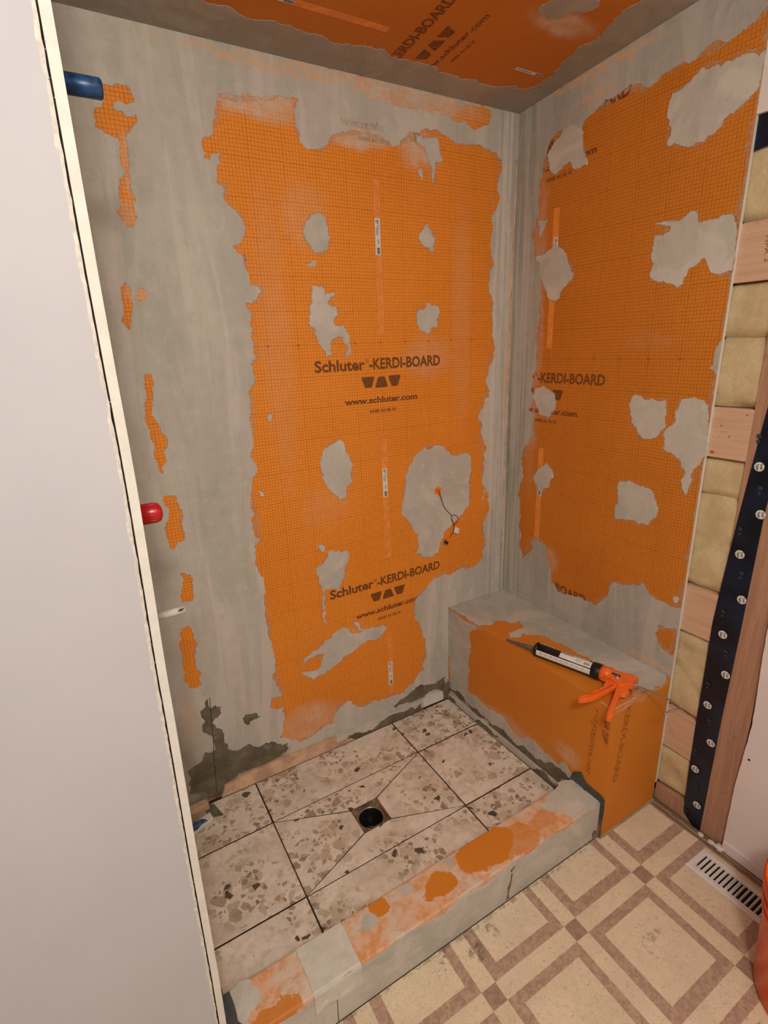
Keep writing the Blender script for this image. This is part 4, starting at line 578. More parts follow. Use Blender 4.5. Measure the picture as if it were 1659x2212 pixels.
# top repeat: half buried under thinset, only the lower lines show
lettering('printed_lettering', 'ww.schlu', (-0.7105, 0, 2.171), XA, ZA, 0.147, 0.0205, 'faint_print', wall_back, bold=0.02, off=0.0018)
lettering('printed_lettering', 'ANSI A118.10', (-0.655, 0, 2.138), XA, ZA, 0.115, 0.0115, 'faint_print', wall_back, bold=0.02, off=0.0018)
def ruler(parent, plane, c, z, ks):
    for k in ks:
        s = str(abs(k) * 10); wd = 0.0042 * len(s) + 0.001
        if plane == 'back': o, xd = (c + k * 0.1 - wd / 2, 0, z - 0.003), XA
        else: o, xd = (0, c - k * 0.1 + wd / 2, z - 0.003), (0, -1, 0)
        lettering('printed_number', s, o, xd, ZA, wd, 0.0065, 'print', parent, bold=0.004)
ruler(wall_back, 'back', -0.600, 1.5506, (-4, -3, -1, 0, 1, 2, 3, 4))
for z0, z1, c in ((2.040, 1.577, -0.5955), (1.219, 0.754, -0.6020), (0.435, 0.125, -0.6085)):
    box('plain_band', c - 0.0125, c + 0.0125, -0.0004, 0.0, z1, z0, 'tan_tape', wall_back)
def sticker(parent, plane, c, z0, z1, w=0.0195, tilt=0.0):
    h = z0 - z1
    f = lambda a, b: (a, b)
    s = shapes('barcode_sticker', [rrect(c, (z0 + z1) / 2, w, h, 0.002)], plane, 'label_white', parent, 0.0009)
    q = lambda u0, u1, t0, t1: [(c + u0 * w, z0 - t0 * h), (c + u1 * w, z0 - t0 * h), (c + u1 * w, z0 - t1 * h), (c + u0 * w, z0 - t1 * h)]
    bars = [q(-0.2, 0.33, t, t + d) for t, d in ((0.80, 0.018), (0.822, 0.012), (0.84, 0.022), (0.872, 0.010), (0.888, 0.022), (0.915, 0.010), (0.93, 0.016), (0.952, 0.016))]
    txt = [q(-0.05, 0.2, 0.04 + 0.02 * k, 0.054 + 0.02 * k) for k in range(6)] + [q(0.02, 0.14, 0.18 + 0.022 * k, 0.196 + 0.022 * k) for k in range(13)] + [q(0.24, 0.30, 0.18 + 0.03 * k, 0.2 + 0.03 * k) for k in range(4)]
    shapes('printed_bars', bars + txt, plane, 'label_ink', s, 0.0012)
    shapes('printed_block', [q(-0.35, -0.1, 0.05, 0.12), q(-0.05, 0.2, 0.57, 0.70), q(-0.3, -0.12, 0.25, 0.45)], plane, 'label_grey', s, 0.0012)
sticker(wall_back, 'back', -0.5965, 1.930, 1.8225); sticker(wall_back, 'back', -0.6035, 1.110, 1.000); sticker(wall_back, 'back', -0.611, 0.2905, 0.180)
# strips standing at the foot of the back wall
bm = bmesh.new(); prism(bm, [(-1.345, 0.0), (-1.327, 0.040), (-1.228, 0.052), (-1.10, 0.052), (-0.90, 0.050), (-0.86, 0.040), (-0.80, 0.0)], PL['back'], lambda a, b: (a, -0.016 + 0.10 * b, b))
from_bm('base_strip', bm, 'peach', wall_back)
bm = bmesh.new(); prism(bm, [(-0.88, 0.0), (-0.88, 0.046), (-0.70, 0.050), (-0.4605, 0.050), (-0.4605, 0.0)], PL['back'], lambda a, b: (a, -0.014, b))
from_bm('base_strip', bm, 'thin_patch', wall_back)
bm = bmesh.new(); prism(bm, [(-0.458, 0.006), (-0.461, 0.048), (-0.350, 0.046), (-0.347, 0.004)], PL['back'], lambda a, b: (a, -0.014, b))
from_bm('base_strip', bm, 'foam', wall_back)
rough_patch('damp_patch', 'back', [(-0.86, 0.0), (-0.83, 0.020), (-0.74, 0.012), (-0.66, 0.030), (-0.61, 0.041), (-0.55, 0.030), (-0.47, 0.034), (-0.46, 0.0)], 'damp', wall_back, 0.0005, base=0.014, minlen=0.005)
rough_patch('damp_patch', 'back', [(-0.345, 0.0), (-0.352, 0.060), (-0.335, 0.085), (-0.318, 0.09), (-0.318, 0.0)], 'damp', wall_back, 0.0005, base=0.0145, minlen=0.006)
# hole of the wire, orange board showing round it
rough_patch('bare_ring', 'back', [(-0.380, 0.990), (-0.364, 1.003), (-0.352, 0.994), (-0.345, 0.980), (-0.349, 0.955), (-0.360, 0.965), (-0.378, 0.970)] , 'tan_tape', wall_back, 0.0006, base=0.0016, amp=0.2)
rough_patch('bare_ring', 'back', disc(-0.3650, 0.984, 0.0125, 14), 'tool_orange', wall_back, 0.0004, base=0.0022, amp=0.1)
bm = bmesh.new(); lathe(bm, [(0.0, 0.0048), (0.003, 0.0048)], (-0.3637, 0.0005, 0.9865), (0, -1, 0), 14); from_bm('wire_hole', bm, 'dark', wall_back)

# ---- right wall
bm = bmesh.new(); bx(bm, 0.0, 0.0127, BY, 0.0, 0.012, 2.45)
for f in bm.faces:
    if f.normal.y < -0.5 or f.normal.z < -0.5: f.material_index = 1
wall_right = tag(from_bm('wall_right', bm, ['right_board', 'foam']), kind='structure')
YE = BY + 0.0015
def zt(y): return zceil(y) - 0.002
outer = [(0.0, 0.30), (0.0, zt(0)), (YE - 0.001, zt(YE)), (YE - 0.001, 0.30)]
def holdr(a, b): return (abs(a[0] - b[0]) < 1e-6 and (a[0] > -1e-6 or a[0] < YE + 0.001)) or (a[1] > 2.29 and b[1] > 2.29) or (a[1] < 0.301 and b[1] < 0.301)
rh = [[(max(p[0], YE), min(p[1], zt(p[0]) - 0.01)) for p in h] for h in D['rmain']]
rough_patch('thinset_coat', 'right', dense(outer), 'thin_right', wall_right, 0.0012, hold=holdr, holes=rh)
for p in D['risl']:
    rough_patch('thinset_patch', 'right', [(max(q[0], YE), q[1]) for q in p], 'thin_patch', wall_right, 0.0016, minlen=0.006, hold=holdr)
for p in D['risl']: smear_ring([(max(q[0], YE), q[1]) for q in p], 'right', wall_right, 0.009, side=-1)
for p in rh: smear_ring(p, 'right', wall_right, 0.014)
for pts in ([(-0.1, 0.485), (-0.4, 0.50), (-0.7, 0.482)],):
    ridge('trowel_ridge', 'right', pts, 'thin_right', wall_right, 0.0035, 0.0006)
YM = (0, -1, 0)
board_print(wall_right, 'right', -0.2010, 1.3855)
board_print(wall_right, 'right', -0.2010, 2.2030, title=True)
board_print(wall_right, 'right', -0.2010, 0.568, www=False, ansi=False, logo=False)
ruler(wall_right, 'right', -0.1987, 1.4705, (0, 1, 2, 3, 4, 5, 6))
for z0, z1, c in ((1.966, 1.508, -0.2000), (1.135, 0.70, -0.1890)):
    box('plain_band', -0.0004, 0.0, c - 0.0125, c + 0.0125, z1, z0, 'tan_tape', wall_right)
sticker(wall_right, 'right', -0.2045, 1.875, 1.760); sticker(wall_right, 'right', -0.1935, 1.050, 0.942)
# open stud bay beyond the board: blocking, fibreglass, stud, tape, drywall
def ztape_l(z): return -0.901 - 0.00 if z < 0.7 else -0.901 - 0.064 * (z - 0.7)
blocks = [(1.662, 1.803), (1.199, 1.340), (0.630, 0.788), (0.176, 0.330)]
for z0, z1 in blocks:
    box('wood_block', 0.0130, 0.051, -0.99, -0.80, z0, z1, 'wood_block', wall_right, 0.0015)
def batt(y0, y1, z0, z1, bulge=0.017, crease=()):
    bm = bmesh.new(); ny, nz = 14, max(8, int((z1 - z0) / 0.012)); g = []
    for j in range(nz + 1):
        row = []
        for i in range(ny + 1):
            u, v = i / ny, j / nz; y = lerp(y0, y1, u); z = lerp(z0, z1, v)
            e = min(1, min(v, 1 - v) * (z1 - z0) / 0.032) ; e = math.sqrt(max(0, 1 - (1 - e) ** 2)); eu = min(1, min(1.0, (1 - u) * 6 + .4)); 
            d = bulge * e * eu + 0.007 * noise.noise(Vector((y * 14, z * 11, z0 * 9))) + 0.003 * noise.noise(Vector((y * 45, z * 38, 3)))
            for (zc, yc, sl, wd, dp) in crease:
                dd = abs((z - zc) - sl * (y - yc)); d -= dp * math.exp(-(dd / wd) ** 2)
            row.append(bm.verts.new((max(0.0134, 0.034 - d), y, z)))
        g.append(row)
    for j in range(nz):
        for i in range(ny): bm.faces.new((g[j][i], g[j][i + 1], g[j + 1][i + 1], g[j + 1][i]))
    for f in bm.faces:
        f.normal_update()
        if f.normal.x > 0: f.normal_flip()
    return from_bm('insulation_batt', bm, 'batt', wall_right, True, recalc=False)
batt(-0.80, -0.99, 1.805, 1.985); batt(-0.80, -0.99, 1.525, 1.660); batt(-0.80, -0.98, 1.342, 1.525, crease=[(1.36, -0.83, 0.3, 0.012, .008)])
batt(-0.80, -0.98, 1.085, 1.197); batt(-0.80, -0.98, 0.79, 1.088, crease=[(0.935, -0.87, -0.5, 0.006, .009)])
batt(-0.80, -0.96, 0.332, 0.628, crease=[(0.47, -0.85, 0.9, 0.006, .007), (0.57, -0.86, -0.2, 0.006, .005)]); batt(-0.80, -0.96, 0.005, 0.174, crease=[(0.10, -0.85, 1.6, 0.006, .006)])
box('bottom_plate', 0.0125, 0.051, -1.06, -0.805, FZ, 0.004, 'wood_stud', wall_right, 0.0015)
box('wood_stud', 0.0126, 0.051, -1.049, -0.912, 0.004, 2.03, 'wood_stud', wall_right, 0.001)
box('bay_backing', 0.052, 0.058, -1.10, 0.02, FZ, 2.40, 'dark', wall_right)
def tape_poly(pts, name='builder_tape'):
    bm = bmesh.new(); prism(bm, pts, PL['stud'], lambda a, b: (0.0127 - 0.0022 - 0.0016 * noise.noise(Vector((a * 30, b * 9, 0))), a, b)); return from_bm(name, bm, 'tape_black', wall_right)
TLx = [(1.99, -0.985), (1.349, -0.9427), (1.187, -0.9303), (1.023, -0.9182), (0.84, -0.9075), (0.697, -0.9006), (0.52, -0.9015), (0.351, -0.9028), (0.12, -0.9062), (-0.009, -0.9101), (-0.034, -0.9125)]
TRx = [(-0.060, -0.945), (-0.061, -0.972), (-0.032, -0.9721), (0.15, -0.9722), (0.399, -0.9734), (0.711, -0.9788), (1.054, -0.9817), (1.30, -0.992), (1.99, -1.045)]
tape = tape_poly([(y, z) for z, y in TLx + TRx])
tape2 = tape_poly([(-0.810, 1.962), (-1.06, 1.985), (-1.06, 2.045), (-0.810, 2.045)])
def tape_mark(y, z, r=0.0125, tilt=1.35):
    d = shapes('tape_logo_disc', [disc(y, z, r, 28)], 'stud', 'label_white', tape, 0.0052)
    d2 = shapes('tape_logo_ring', [[(y + math.cos(a) * r * 1.14, z + math.sin(a) * r * 1.14) for a in [2 * math.pi * k / 28 for k in range(29)]] + [(y + math.cos(a) * r * 1.09, z + math.sin(a) * r * 1.09) for a in [2 * math.pi * k / 28 for k in range(28, -1, -1)]]], 'stud', 'tape_grey', tape, 0.0051)
    c, s = math.cos(-tilt), math.sin(-tilt)      # reading direction runs down the tape, in (-y, z)
    for k, word in ((0.5, 'Tuck'), (-0.75, 'Tape')):
        xd = Vector((0, -c, s)); yd = Vector((0, s, c)); w_ = r * 1.35
        o = Vector((0.0127, y, z)) - xd * w_ / 2 + yd * (k * r * 0.62 - r * 0.1)
        lettering('printed_lettering', word, o, xd, yd, w_, r * 0.52, 'label_ink', tape, off=0.0056, bold=0.03)
for y, z in [(-0.9501, 1.1927), (-0.9747, 1.0643), (-0.9421, 0.9366), (-0.9681, 0.8042), (-0.9356, 0.6745), (-0.9629, 0.5491), (-0.9286, 0.4178), (-0.9574, 0.2921), (-0.9257, 0.1633), (-0.9507, 0.0325)]:
    tape_mark(y, z)
star = lambda y, z: [(y + (0.007 if k % 2 == 0 else 0.0035) * math.sin(math.pi * k / 5), z - 0.006 + (0.007 if k % 2 == 0 else 0.0035) * math.cos(math.pi * k / 5)) for k in range(10)]
sq = lambda y, z: [(y - 0.006, z + 0.002), (y + 0.006, z + 0.004), (y + 0.005, z + 0.014), (y - 0.006, z + 0.012)]
marks = []
for y, z in [(-0.9369, 1.266), (-0.9619, 1.1282), (-0.9316, 1.0022), (-0.9543, 0.8749), (-0.9255, 0.7402), (-0.9525, 0.6163), (-0.9187, 0.4842), (-0.9416, 0.3596), (-0.917, 0.225), (-0.9400, 0.098), (-0.920, -0.025)]:
    marks += [star(y, z), sq(y, z)]
shapes('tape_grey_marks', marks, 'stud', 'tape_grey', tape, 0.0049)
lettering('stamped_lettering', 'MPA 2', (0.013, -0.868, 1.765), (0, -0.12, -1), (0, -1, 0.12), 0.062, 0.010, 'print_soft', wall_right, off=0.0008, bold=0.0)
for y, z in ((-0.8215, 1.2135), (-0.897, 1.325), (-0.86, 1.262), (-0.835, 1.29)):
    shapes('wood_knot', [[(y + 0.005 * math.cos(a) * random.uniform(.7, 1.2) * (1.4 if z < 1.23 else .6), z + 0.003 * math.sin(a) * (1.4 if z < 1.23 else .7)) for a in [2 * math.pi * k / 12 for k in range(12)]]], 'stud', M['print_soft'], wall_right, 0.0006)
# drywall of the room to the right of the stud and above the bay
dp = [(-1.0475, -0.058), (-1.0475, 0.10), (-1.0470, 0.19), (-1.0587, 0.44), (-1.0472, 0.72), (-1.052, 1.2), (-1.055, 2.037), (-0.8085, 2.037), (-0.8085, 2.45), (-3.3, 2.45), (-3.3, -0.058)]
bm = bmesh.new(); prism(bm, jag(dense(dp, 0.04), 0.012, 0.006), lambda a, b: (0.0127, a, b), lambda a, b: (0.0002, a, b)); from_bm('drywall_sheet', bm, 'drywall_right_lit', wall_right)
tag(box('baseboard_right', -0.006, 0.0, -3.2, -1.0495, -0.057, -0.018, 'drywall_right_lit', None, 0.001), kind='structure')
bm = bmesh.new(); lathe(bm, [(0, .0035), (0.0008, .0035)], (0.0, -1.0697, 0.318), (-1, 0, 0), 10); from_bm('nail_hole', bm, 'dark', wall_right)

# ---- left wall: shower board seen end-on, drywall of the room with its torn edge
XE = [(2.45, -1.4815), (1.9279, -1.4831), (1.7924, -1.4847), (1.6373, -1.4865), (1.5077, -1.4872), (1.4202, -1.4872), (1.3355, -1.4881), (1.1885, -1.4914), (1.1155, -1.4934), (1.0379, -1.4952), (0.9696, -1.4958), (0.8556, -1.4976), (0.6246, -1.5017), (0.3159, -1.5050), (0.1754, -1.5080), (FZ, -1.512)]
def xe(z):
    for (z1, x1), (z0, x0) in zip(XE, XE[1:]):
        if z0 <= z <= z1: return lerp(x0, x1, (z - z0) / (z1 - z0))
    return XE[-1][1]
TH = 0.0132
bm = bmesh.new()
prism(bm, [(x, z) for z, x in XE] + [(x - TH, z) for z, x in XE[::-1]], lambda a, b: (a, -0.800, b), lambda a, b: (a, -0.0005, b))
for f in bm.faces:
    f.normal_update()
    if abs(f.normal.x) > 0.5: f.material_index = 1
wall_left = tag(from_bm('wall_left', bm, ['foam', 'thin_right']), kind='structure')
gap = 0.0016
zs = [FZ + (2.45 - FZ) * i / 260 for i in range(261)]
edge = [(xe(z) - TH - gap - 0.0008 - 0.0012 * noise.noise(Vector((0, 0, z * 60))) - 0.0009 * abs(noise.noise(Vector((5, 0, z * 190)))), z) for z in zs]
bm = bmesh.new()
prism(bm, edge + [(-3.0, 2.45), (-3.0, FZ)], lambda a, b: (a, -0.8000, b), lambda a, b: (a, -0.7873, b))
from_bm('drywall_sheet', bm, 'drywall', wall_left)
inner = [(x - max(0.0010, 0.0048 + 0.0036 * noise.noise(Vector((0, 3, z * 22))) + 0.0022 * noise.noise(Vector((0, 8, z * 90)))), z) for x, z in edge]
bm = bmesh.new()
lo = [bm.verts.new((a, -0.80005, b)) for a, b in edge]; mi_ = [bm.verts.new((lerp(a, c, .5), -0.8008 - 0.0007 * abs(noise.noise(Vector((1, 0, b * 160)))), b)) for (a, b), (c, d) in zip(edge, inner)]; hi = [bm.verts.new((a, -0.80005, b)) for a, b in inner]
for i in range(len(zs) - 1):
    bm.faces.new((lo[i], lo[i + 1], mi_[i + 1], mi_[i])); bm.faces.new((mi_[i], mi_[i + 1], hi[i + 1], hi[i]))
o = from_bm('torn_paper_edge', bm, 'gypsum', wall_left)
# loose paper flakes along the cut
bm = bmesh.new()
for k in range(46):
    z = random.uniform(0.1, 1.9); x = xe(z) - TH - gap - random.uniform(-0.002, 0.004); L = random.uniform(.002, .007)
    a = Vector((x, -0.8012, z)); d = Vector((random.uniform(-.5, .8), -0.25, random.uniform(-1, 1))).normalized() * L; e = Vector((random.uniform(-1, 1), 0, random.uniform(-1, 1))) * 0.0012
    bm.faces.new([bm.verts.new(a), bm.verts.new(a + e), bm.verts.new(a + d)])
tag(from_bm('paper_flakes', bm, 'gypsum', wall_left, recalc=False), kind='stuff')
box('stud', -1.63, -1.535, -0.786, -0.75, FZ, 2.4, 'wood_stud', wall_left)

# ---- ceilings
bm = bmesh.new()
vs = []
for y in (-0.80, 0.0127):
    for x in (-1.50, 0.0127): vs.append(bm.verts.new((x, y, zceil(y)))); vs.append(bm.verts.new((x, y, zceil(y) + 0.012)))
bmesh.ops.convex_hull(bm, input=bm.verts)
ceiling = tag(from_bm('ceiling', bm, 'ceil_board'), kind='structure')
cpoly = [(max(min(p[0], -0.01), -1.47), max(p[1], -0.785)) for p in D['cmain'][0]]
co2 = [(-1.4835, 0.0), (0.0, 0.0), (0.0, -0.799), (-1.4835, -0.799)]
rough_patch('thinset_coat', 'ceil', dense(co2), 'thin_ceil', ceiling, 0.0012, hold=lambda a, b: abs(a[0] - b[0]) < 1e-6 or abs(a[1] - b[1]) < 1e-6, holes=[cpoly])
rough_patch('thinset_patch', 'ceil', D['cisl'][0], 'thin_ceil', ceiling, 0.0016)
def cpt(x, y): return (x, y, zceil(y))
YD = (0, -1, 0.06)
lettering('printed_lettering', '-KERDI-BOARD', cpt(-0.573, -0.085), YD, (-1, 0, 0), 0.300, 0.0300, 'print', ceiling, bold=0.03)
lettering('printed_lettering', 'www.schluter.com', cpt(-0.4555, -0.0700), YD, (-1, 0, 0), 0.296, 0.0190, 'print', ceiling, bold=0.014)
lettering('printed_lettering', 'ANSI A118.10', cpt(-0.4200, -0.1600), YD, (-1, 0, 0), 0.108, 0.0110, 'print', ceiling, bold=0.01)
polys = []
for k, yc in ((0, -0.158), (1, -0.2115), (2, -0.265)):
    s = -1 if k == 1 else 1; xc = -0.5155; h = 0.0165; wt, wb = 0.025, 0.012
    polys.append([(xc - s * h, yc - wt), (xc - s * h, yc + wt), (xc + s * h, yc + wb), (xc + s * h, yc - wb)])
shapes('printed_emblem', polys, 'ceil', 'print', ceiling)
def csticker(x0, x1, y):
    s = shapes('barcode_sticker', [rrect((x0 + x1) / 2, y, x1 - x0, 0.015, 0.002)], 'ceil', 'label_white', ceiling, 0.0008)
    shapes('printed_bars', [[(a, y - 0.005), (a, y + 0.005), (a + 0.003, y + 0.005), (a + 0.003, y - 0.005)] for a in [lerp(x1 - 0.024, x1 - 0.005, k / 4) for k in range(5)]] + [[(lerp(x0, x1, 0.08 + .045 * k), y - 0.002), (lerp(x0, x1, 0.08 + .045 * k), y + 0.002), (lerp(x0, x1, 0.105 + .045 * k), y + 0.002), (lerp(x0, x1, 0.105 + .045 * k), y - 0.002)] for k in range(12)], 'ceil', 'label_ink', s, 0.0011)
csticker(-0.222, -0.115, -0.213); csticker(-1.032, -0.925, -0.212)
bm = bmesh.new(); prism(bm, [(-0.925, -0.2235), (-0.667, -0.2235), (-0.667, -0.2030), (-0.925, -0.2030)], PL['ceil'], lambda a, b: PL['ceil'](a, b, 0.0004)); from_bm('plain_band', bm, 'tan_tape', ceiling)
bm = bmesh.new(); bx(bm, -3.0, 0.0127, -3.3, -0.80, 2.44, 2.45); bx(bm, -1.52, 0.0127, -0.812, -0.800, 2.351, 2.44)
tag(from_bm('ceiling', bm, 'drywall'), kind='structure')
tag(box('wall_front', -3.0, 0.0127, -3.31, -3.30, FZ, 2.45, 'drywall'), kind='structure')
tag(box('wall_far_left', -3.01, -3.0, -3.3, -0.80, FZ, 2.45, 'drywall'), kind='structure')

# ---- bathroom floor, sheet vinyl
bm = bmesh.new()
n1 = 2
bx(bm, -3.0, -0.012, -3.3, -0.80, FZ - 0.02, FZ)
floor = tag(from_bm('floor', bm, 'vinyl'), kind='structure')
bm = bmesh.new(); bx(bm, -1.52, 0.05, -0.80, 0.0127, FZ - 0.07, FZ - 0.05); bx(bm, -0.012, 0.06, -3.3, -0.80, FZ - 0.02, FZ - 0.004)
from_bm('subfloor', bm, 'wood_dark', floor)
bm = bmesh.new()
ys = [-0.8095 - i * 0.02 for i in range(120)]
pts = [(-0.0235 + 0.003 * noise.noise(Vector((y * 30, 0, 0))), y) for y in ys] + [(-0.001, ys[-1]), (-0.001, -0.8095)]
prism(bm, pts, PL['floor'], lambda a, b: (a, b, FZ + 0.0016)); tag(from_bm('trim_1', bm, 'wood_dark'), kind='structure')
bm = bmesh.new(); prism(bm, [(-0.012 + 0.004 * noise.noise(Vector((y * 50, 4, 0))), y) for y in ys] + [(-0.006 + 0.004 * noise.noise(Vector((y * 50, 4, 0))), y) for y in ys[::-1]], lambda a, b: (a, b, FZ + 0.0016), lambda a, b: (a, b, FZ + 0.0024)); from_bm('frayed_vinyl_edge', bm, 'beige_tile', floor)
bm = bmesh.new(); bx(bm, BX2 - 0.002, -0.002, BY - 0.0065, BY - 0.0005, FZ, FZ + 0.0045); from_bm('sealant_bead', bm, 'beige_tile', floor)
bm = bmesh.new(); bx(bm, -1.52, BX2 - 0.0, CO - 0.0036, CO - 0.0003, FZ, FZ + 0.0008); from_bm('dirt_seam', bm, 'grout', floor)

# ---- shower floor: tiles in a mortar bed
bm = bmesh.new(); bx(bm, -1.50, -0.28, CI - 0.004, 0.0, -0.03, -0.0065)
dx, dy, ds = -0.9224, -0.3671, 0.1017
bmesh.ops.delete(bm, geom=list(bm.verts), context='VERTS')
hx0, hx1, hy0, hy1 = dx - ds / 2, dx + ds / 2, dy - ds / 2, dy + ds / 2
for a in ((-1.510, hx0, CI - 0.004, 0.0), (hx1, -0.28, CI - 0.004, 0.0), (hx0, hx1, CI - 0.004, hy0), (hx0, hx1, hy1, 0.0)):
    bx(bm, a[0], a[1], a[2], a[3], -0.03, -0.0045)
sfloor = tag(from_bm('shower_floor', bm, 'grout'), kind='structure')
def inset(P, d):
    n = len(P); ar = sum(P[i][0] * P[(i + 1) % n][1] - P[(i + 1) % n][0] * P[i][1] for i in range(n))
    if ar < 0: P = P[::-1]
    out = []
    for i in range(n):
        p0, p1, p2 = Vector(P[i - 1]), Vector(P[i]), Vector(P[(i + 1) % n])
        e1 = (p1 - p0).normalized(); e2 = (p2 - p1).normalized(); n1 = Vector((-e1.y, e1.x)); n2 = Vector((-e2.y, e2.x))
        k = 1 + n1.dot(n2); out.append(tuple(p1 + (n1 + n2) * (d / max(k, 0.25))))
    return out
def tile(P, gap=0.0023, dz=0.0):
    A = inset(P, gap); B_ = inset(P, gap + 0.0009); bm = bmesh.new()
    r0 = [bm.verts.new((x, y, -0.009)) for x, y in A]; r1 = [bm.verts.new((x, y, -0.0010 + dz)) for x, y in A]; r2 = [bm.verts.new((x, y, dz)) for x, y in B_]
    n = len(A)
    for a, b in ((r0, r1), (r1, r2)):
        for i in range(n): bm.faces.new((a[i], a[(i + 1) % n], b[(i + 1) % n], b[i]))
    bm.faces.new(r2); bm.faces.new(r0[::-1])
    for fc in bm.faces:
        if min(v.co.z for v in fc.verts) < -0.005: fc.material_index = 1
    return from_bm('tile', bm, ['tile', 'grout'], sfloor)
X0, X1, X2, X3 = XL + 0.0, -1.2203, -0.6232, -0.3285
YT, YA, YB, YC = -0.0160, -0.2155, -0.5130, CI + 0.003
XW = -1.503
X3b = -0.3135
xr = lambda y: bxf(y) - 0.0125
tile([(XW, YA), (X1, YA), (X1, YT), (XW, YT)]); tile([(X1, YA), (X2, YA), (X2, YT), (X1, YT)], dz=0.0004); tile([(X2, YA), (xr(YA), YA), (xr(YT), YT), (X2, YT)])
tile([(XW, YB), (X1, YB), (X1, YA), (XW, YA)], dz=0.0003); tile([(X2, YB), (xr(YB), YB), (xr(YA), YA), (X2, YA)])
tile([(XW, YC - .004), (X1, YC - .004), (X1, YB), (XW, YB)]); tile([(X1, YC - .004), (X2, YC - .004), (X2, YB), (X1, YB)]); tile([(X2, YC - .004), (xr(YC), YC - .004), (xr(YB), YB), (X2, YB)], dz=-0.0003)
c = [(X1, YB), (X2, YB), (X2, YA), (X1, YA)]; d = [(hx0, hy0), (hx1, hy0), (hx1, hy1), (hx0, hy1)]
for i in range(4):
    j = (i + 1) % 4; tile([c[i], c[j], d[j], d[i]], 0.0017, -0.0003)
for P in ([(X1 - .001, YA + .004), (X1 + .001, YA + .004), (X1 + .001, YB - .004), (X1 - .001, YB - .004)], [(X1, YA - .0008), (X1 + .30, YA - .0008), (X1 + .30, YA + .0008), (X1, YA + .0008)]):
    shapes('rusty_joint', [P], 'tile', 'rust_grout', sfloor, -0.0035)
bm = bmesh.new(); prism(bm, D['darkfl'][0], PL['tile'], lambda a, b: (a, b, 0.0006)); from_bm('damp_patch', bm, 'damp', sfloor)  # thin darker wedge on the tiles beside the offcuts

# ================================================================ THINGS
# ---- drain
t = empty('shower_drain', (dx, dy, -0.02), label='square bronze drain with a round black opening in the tiled shower floor', cat='drain')
bm = bmesh.new(); h = ds / 2 - 0.0008
for a in ((-h, h, -h, -h + .0022), (-h, h, h - .0022, h), (-h, -h + .0022, -h, h), (h - .0022, h, -h, h)): bx(bm, dx + a[0], dx + a[1], dy + a[2], dy + a[3], -0.030, -0.0005)
from_bm('frame', bm, 'steel', t)
bm = bmesh.new(); seg = 64; ro = [ ]; ri = []; rj = []
for k in range(seg):
    a = 2 * math.pi * k / seg; cx_, sy_ = math.cos(a), math.sin(a); q = (h - 0.002) / max(abs(cx_), abs(sy_))
    ro.append(bm.verts.new((dx + cx_ * q, dy + sy_ * q, -0.017))); ri.append(bm.verts.new((dx + cx_ * 0.0445, dy + sy_ * 0.0445, -0.0185))); rj.append(bm.verts.new((dx + cx_ * 0.0425, dy + sy_ * 0.0425, -0.0165)))
for k in range(seg):
    bm.faces.new((ro[k], ro[(k + 1) % seg], ri[(k + 1) % seg], ri[k])); bm.faces.new((ri[k], ri[(k + 1) % seg], rj[(k + 1) % seg], rj[k]))
from_bm('plate', bm, 'bronze', t)
bm = bmesh.new(); tube(bm, [(dx + 0.0435 * math.cos(2 * math.pi * k / 48), dy + 0.0435 * math.sin(2 * math.pi * k / 48), -0.0160) for k in range(48)], 0.0016, 8, closed=True); from_bm('rim', bm, 'steel', t, True)
bm = bmesh.new(); lathe(bm, [(0.0165, 0.0425), (0.019, 0.0405), (0.075, 0.040)], (dx, dy, 0), (0, 0, -1), 48, cap=False); from_bm('throat', bm, 'black', t, True)
bm = bmesh.new(); lathe(bm, [(0.058, 0.0405), (0.0585, 0.0405)], (dx, dy, 0), (0, 0, -1), 48); from_bm('standing_water', bm, 'water', t)

# ---- curb
t = empty('shower_curb', (-0.9, CO / 2 + CI / 2, FZ), label='low orange board curb smeared with grey thinset along the open front of the shower', cat='curb')
bm = bmesh.new(); bx(bm, -1.512, -0.2990, CO, CI, FZ, CZ, 0.004); from_bm('body', bm, 'curb_board', t)
fr = [(-1.512, FZ + 0.0005), (BX2 - 0.001, FZ + 0.0005), (BX2 - 0.001, CZ - 0.001), (-0.40, CZ - 0.002), (-0.44, CZ - 0.022), (-0.50, CZ - 0.006), (-0.53, CZ - 0.002), (-0.62, CZ - 0.012), (-0.70, CZ - 0.005), (-0.80, CZ - 0.020), (-0.88, CZ - 0.006), (-0.93, CZ - 0.024), (-1.02, CZ - 0.009), (-1.15, CZ - 0.004), (-1.30, CZ - 0.012), (-1.34, CZ - 0.03), (-1.45, CZ - 0.002), (-1.512, CZ - 0.004)]
rough_patch('thinset_coat', 'front', dense(fr, 0.04), 'thin_curb', t, 0.0014, 0.10, 0.01, hold=lambda a, b: a[1] < FZ + .002 and b[1] < FZ + .002)
for p in D['ctop']: rough_patch('thinset_patch', 'top', [(q[0], min(max(q[1], CO + 0.003), CI - 0.003)) for q in p], 'thin_curb', t, 0.0014)
for p in ([(-1.02, -0.690), (-1.0, -0.720), (-0.97, -0.715), (-0.985, -0.69)], [(-0.86, -0.69), (-0.85, -0.715), (-0.83, -0.71), (-0.835, -0.688)], [(-1.12, -0.70), (-1.16, -0.73), (-1.13, -0.745), (-1.10, -0.72)]):
    rough_patch('thinset_patch', 'top', p, 'thin_curb', t, 0.001, 0.2, 0.005)
rough_patch('damp_patch', 'front', [(-0.672, 0.060), (-0.690, 0.055), (-0.688, 0.020), (-0.697, -0.02), (-0.705, -0.058), (-0.690, -0.058), (-0.683, 0.01)], 'damp', t, 0.0004, base=0.0014, minlen=0.006)
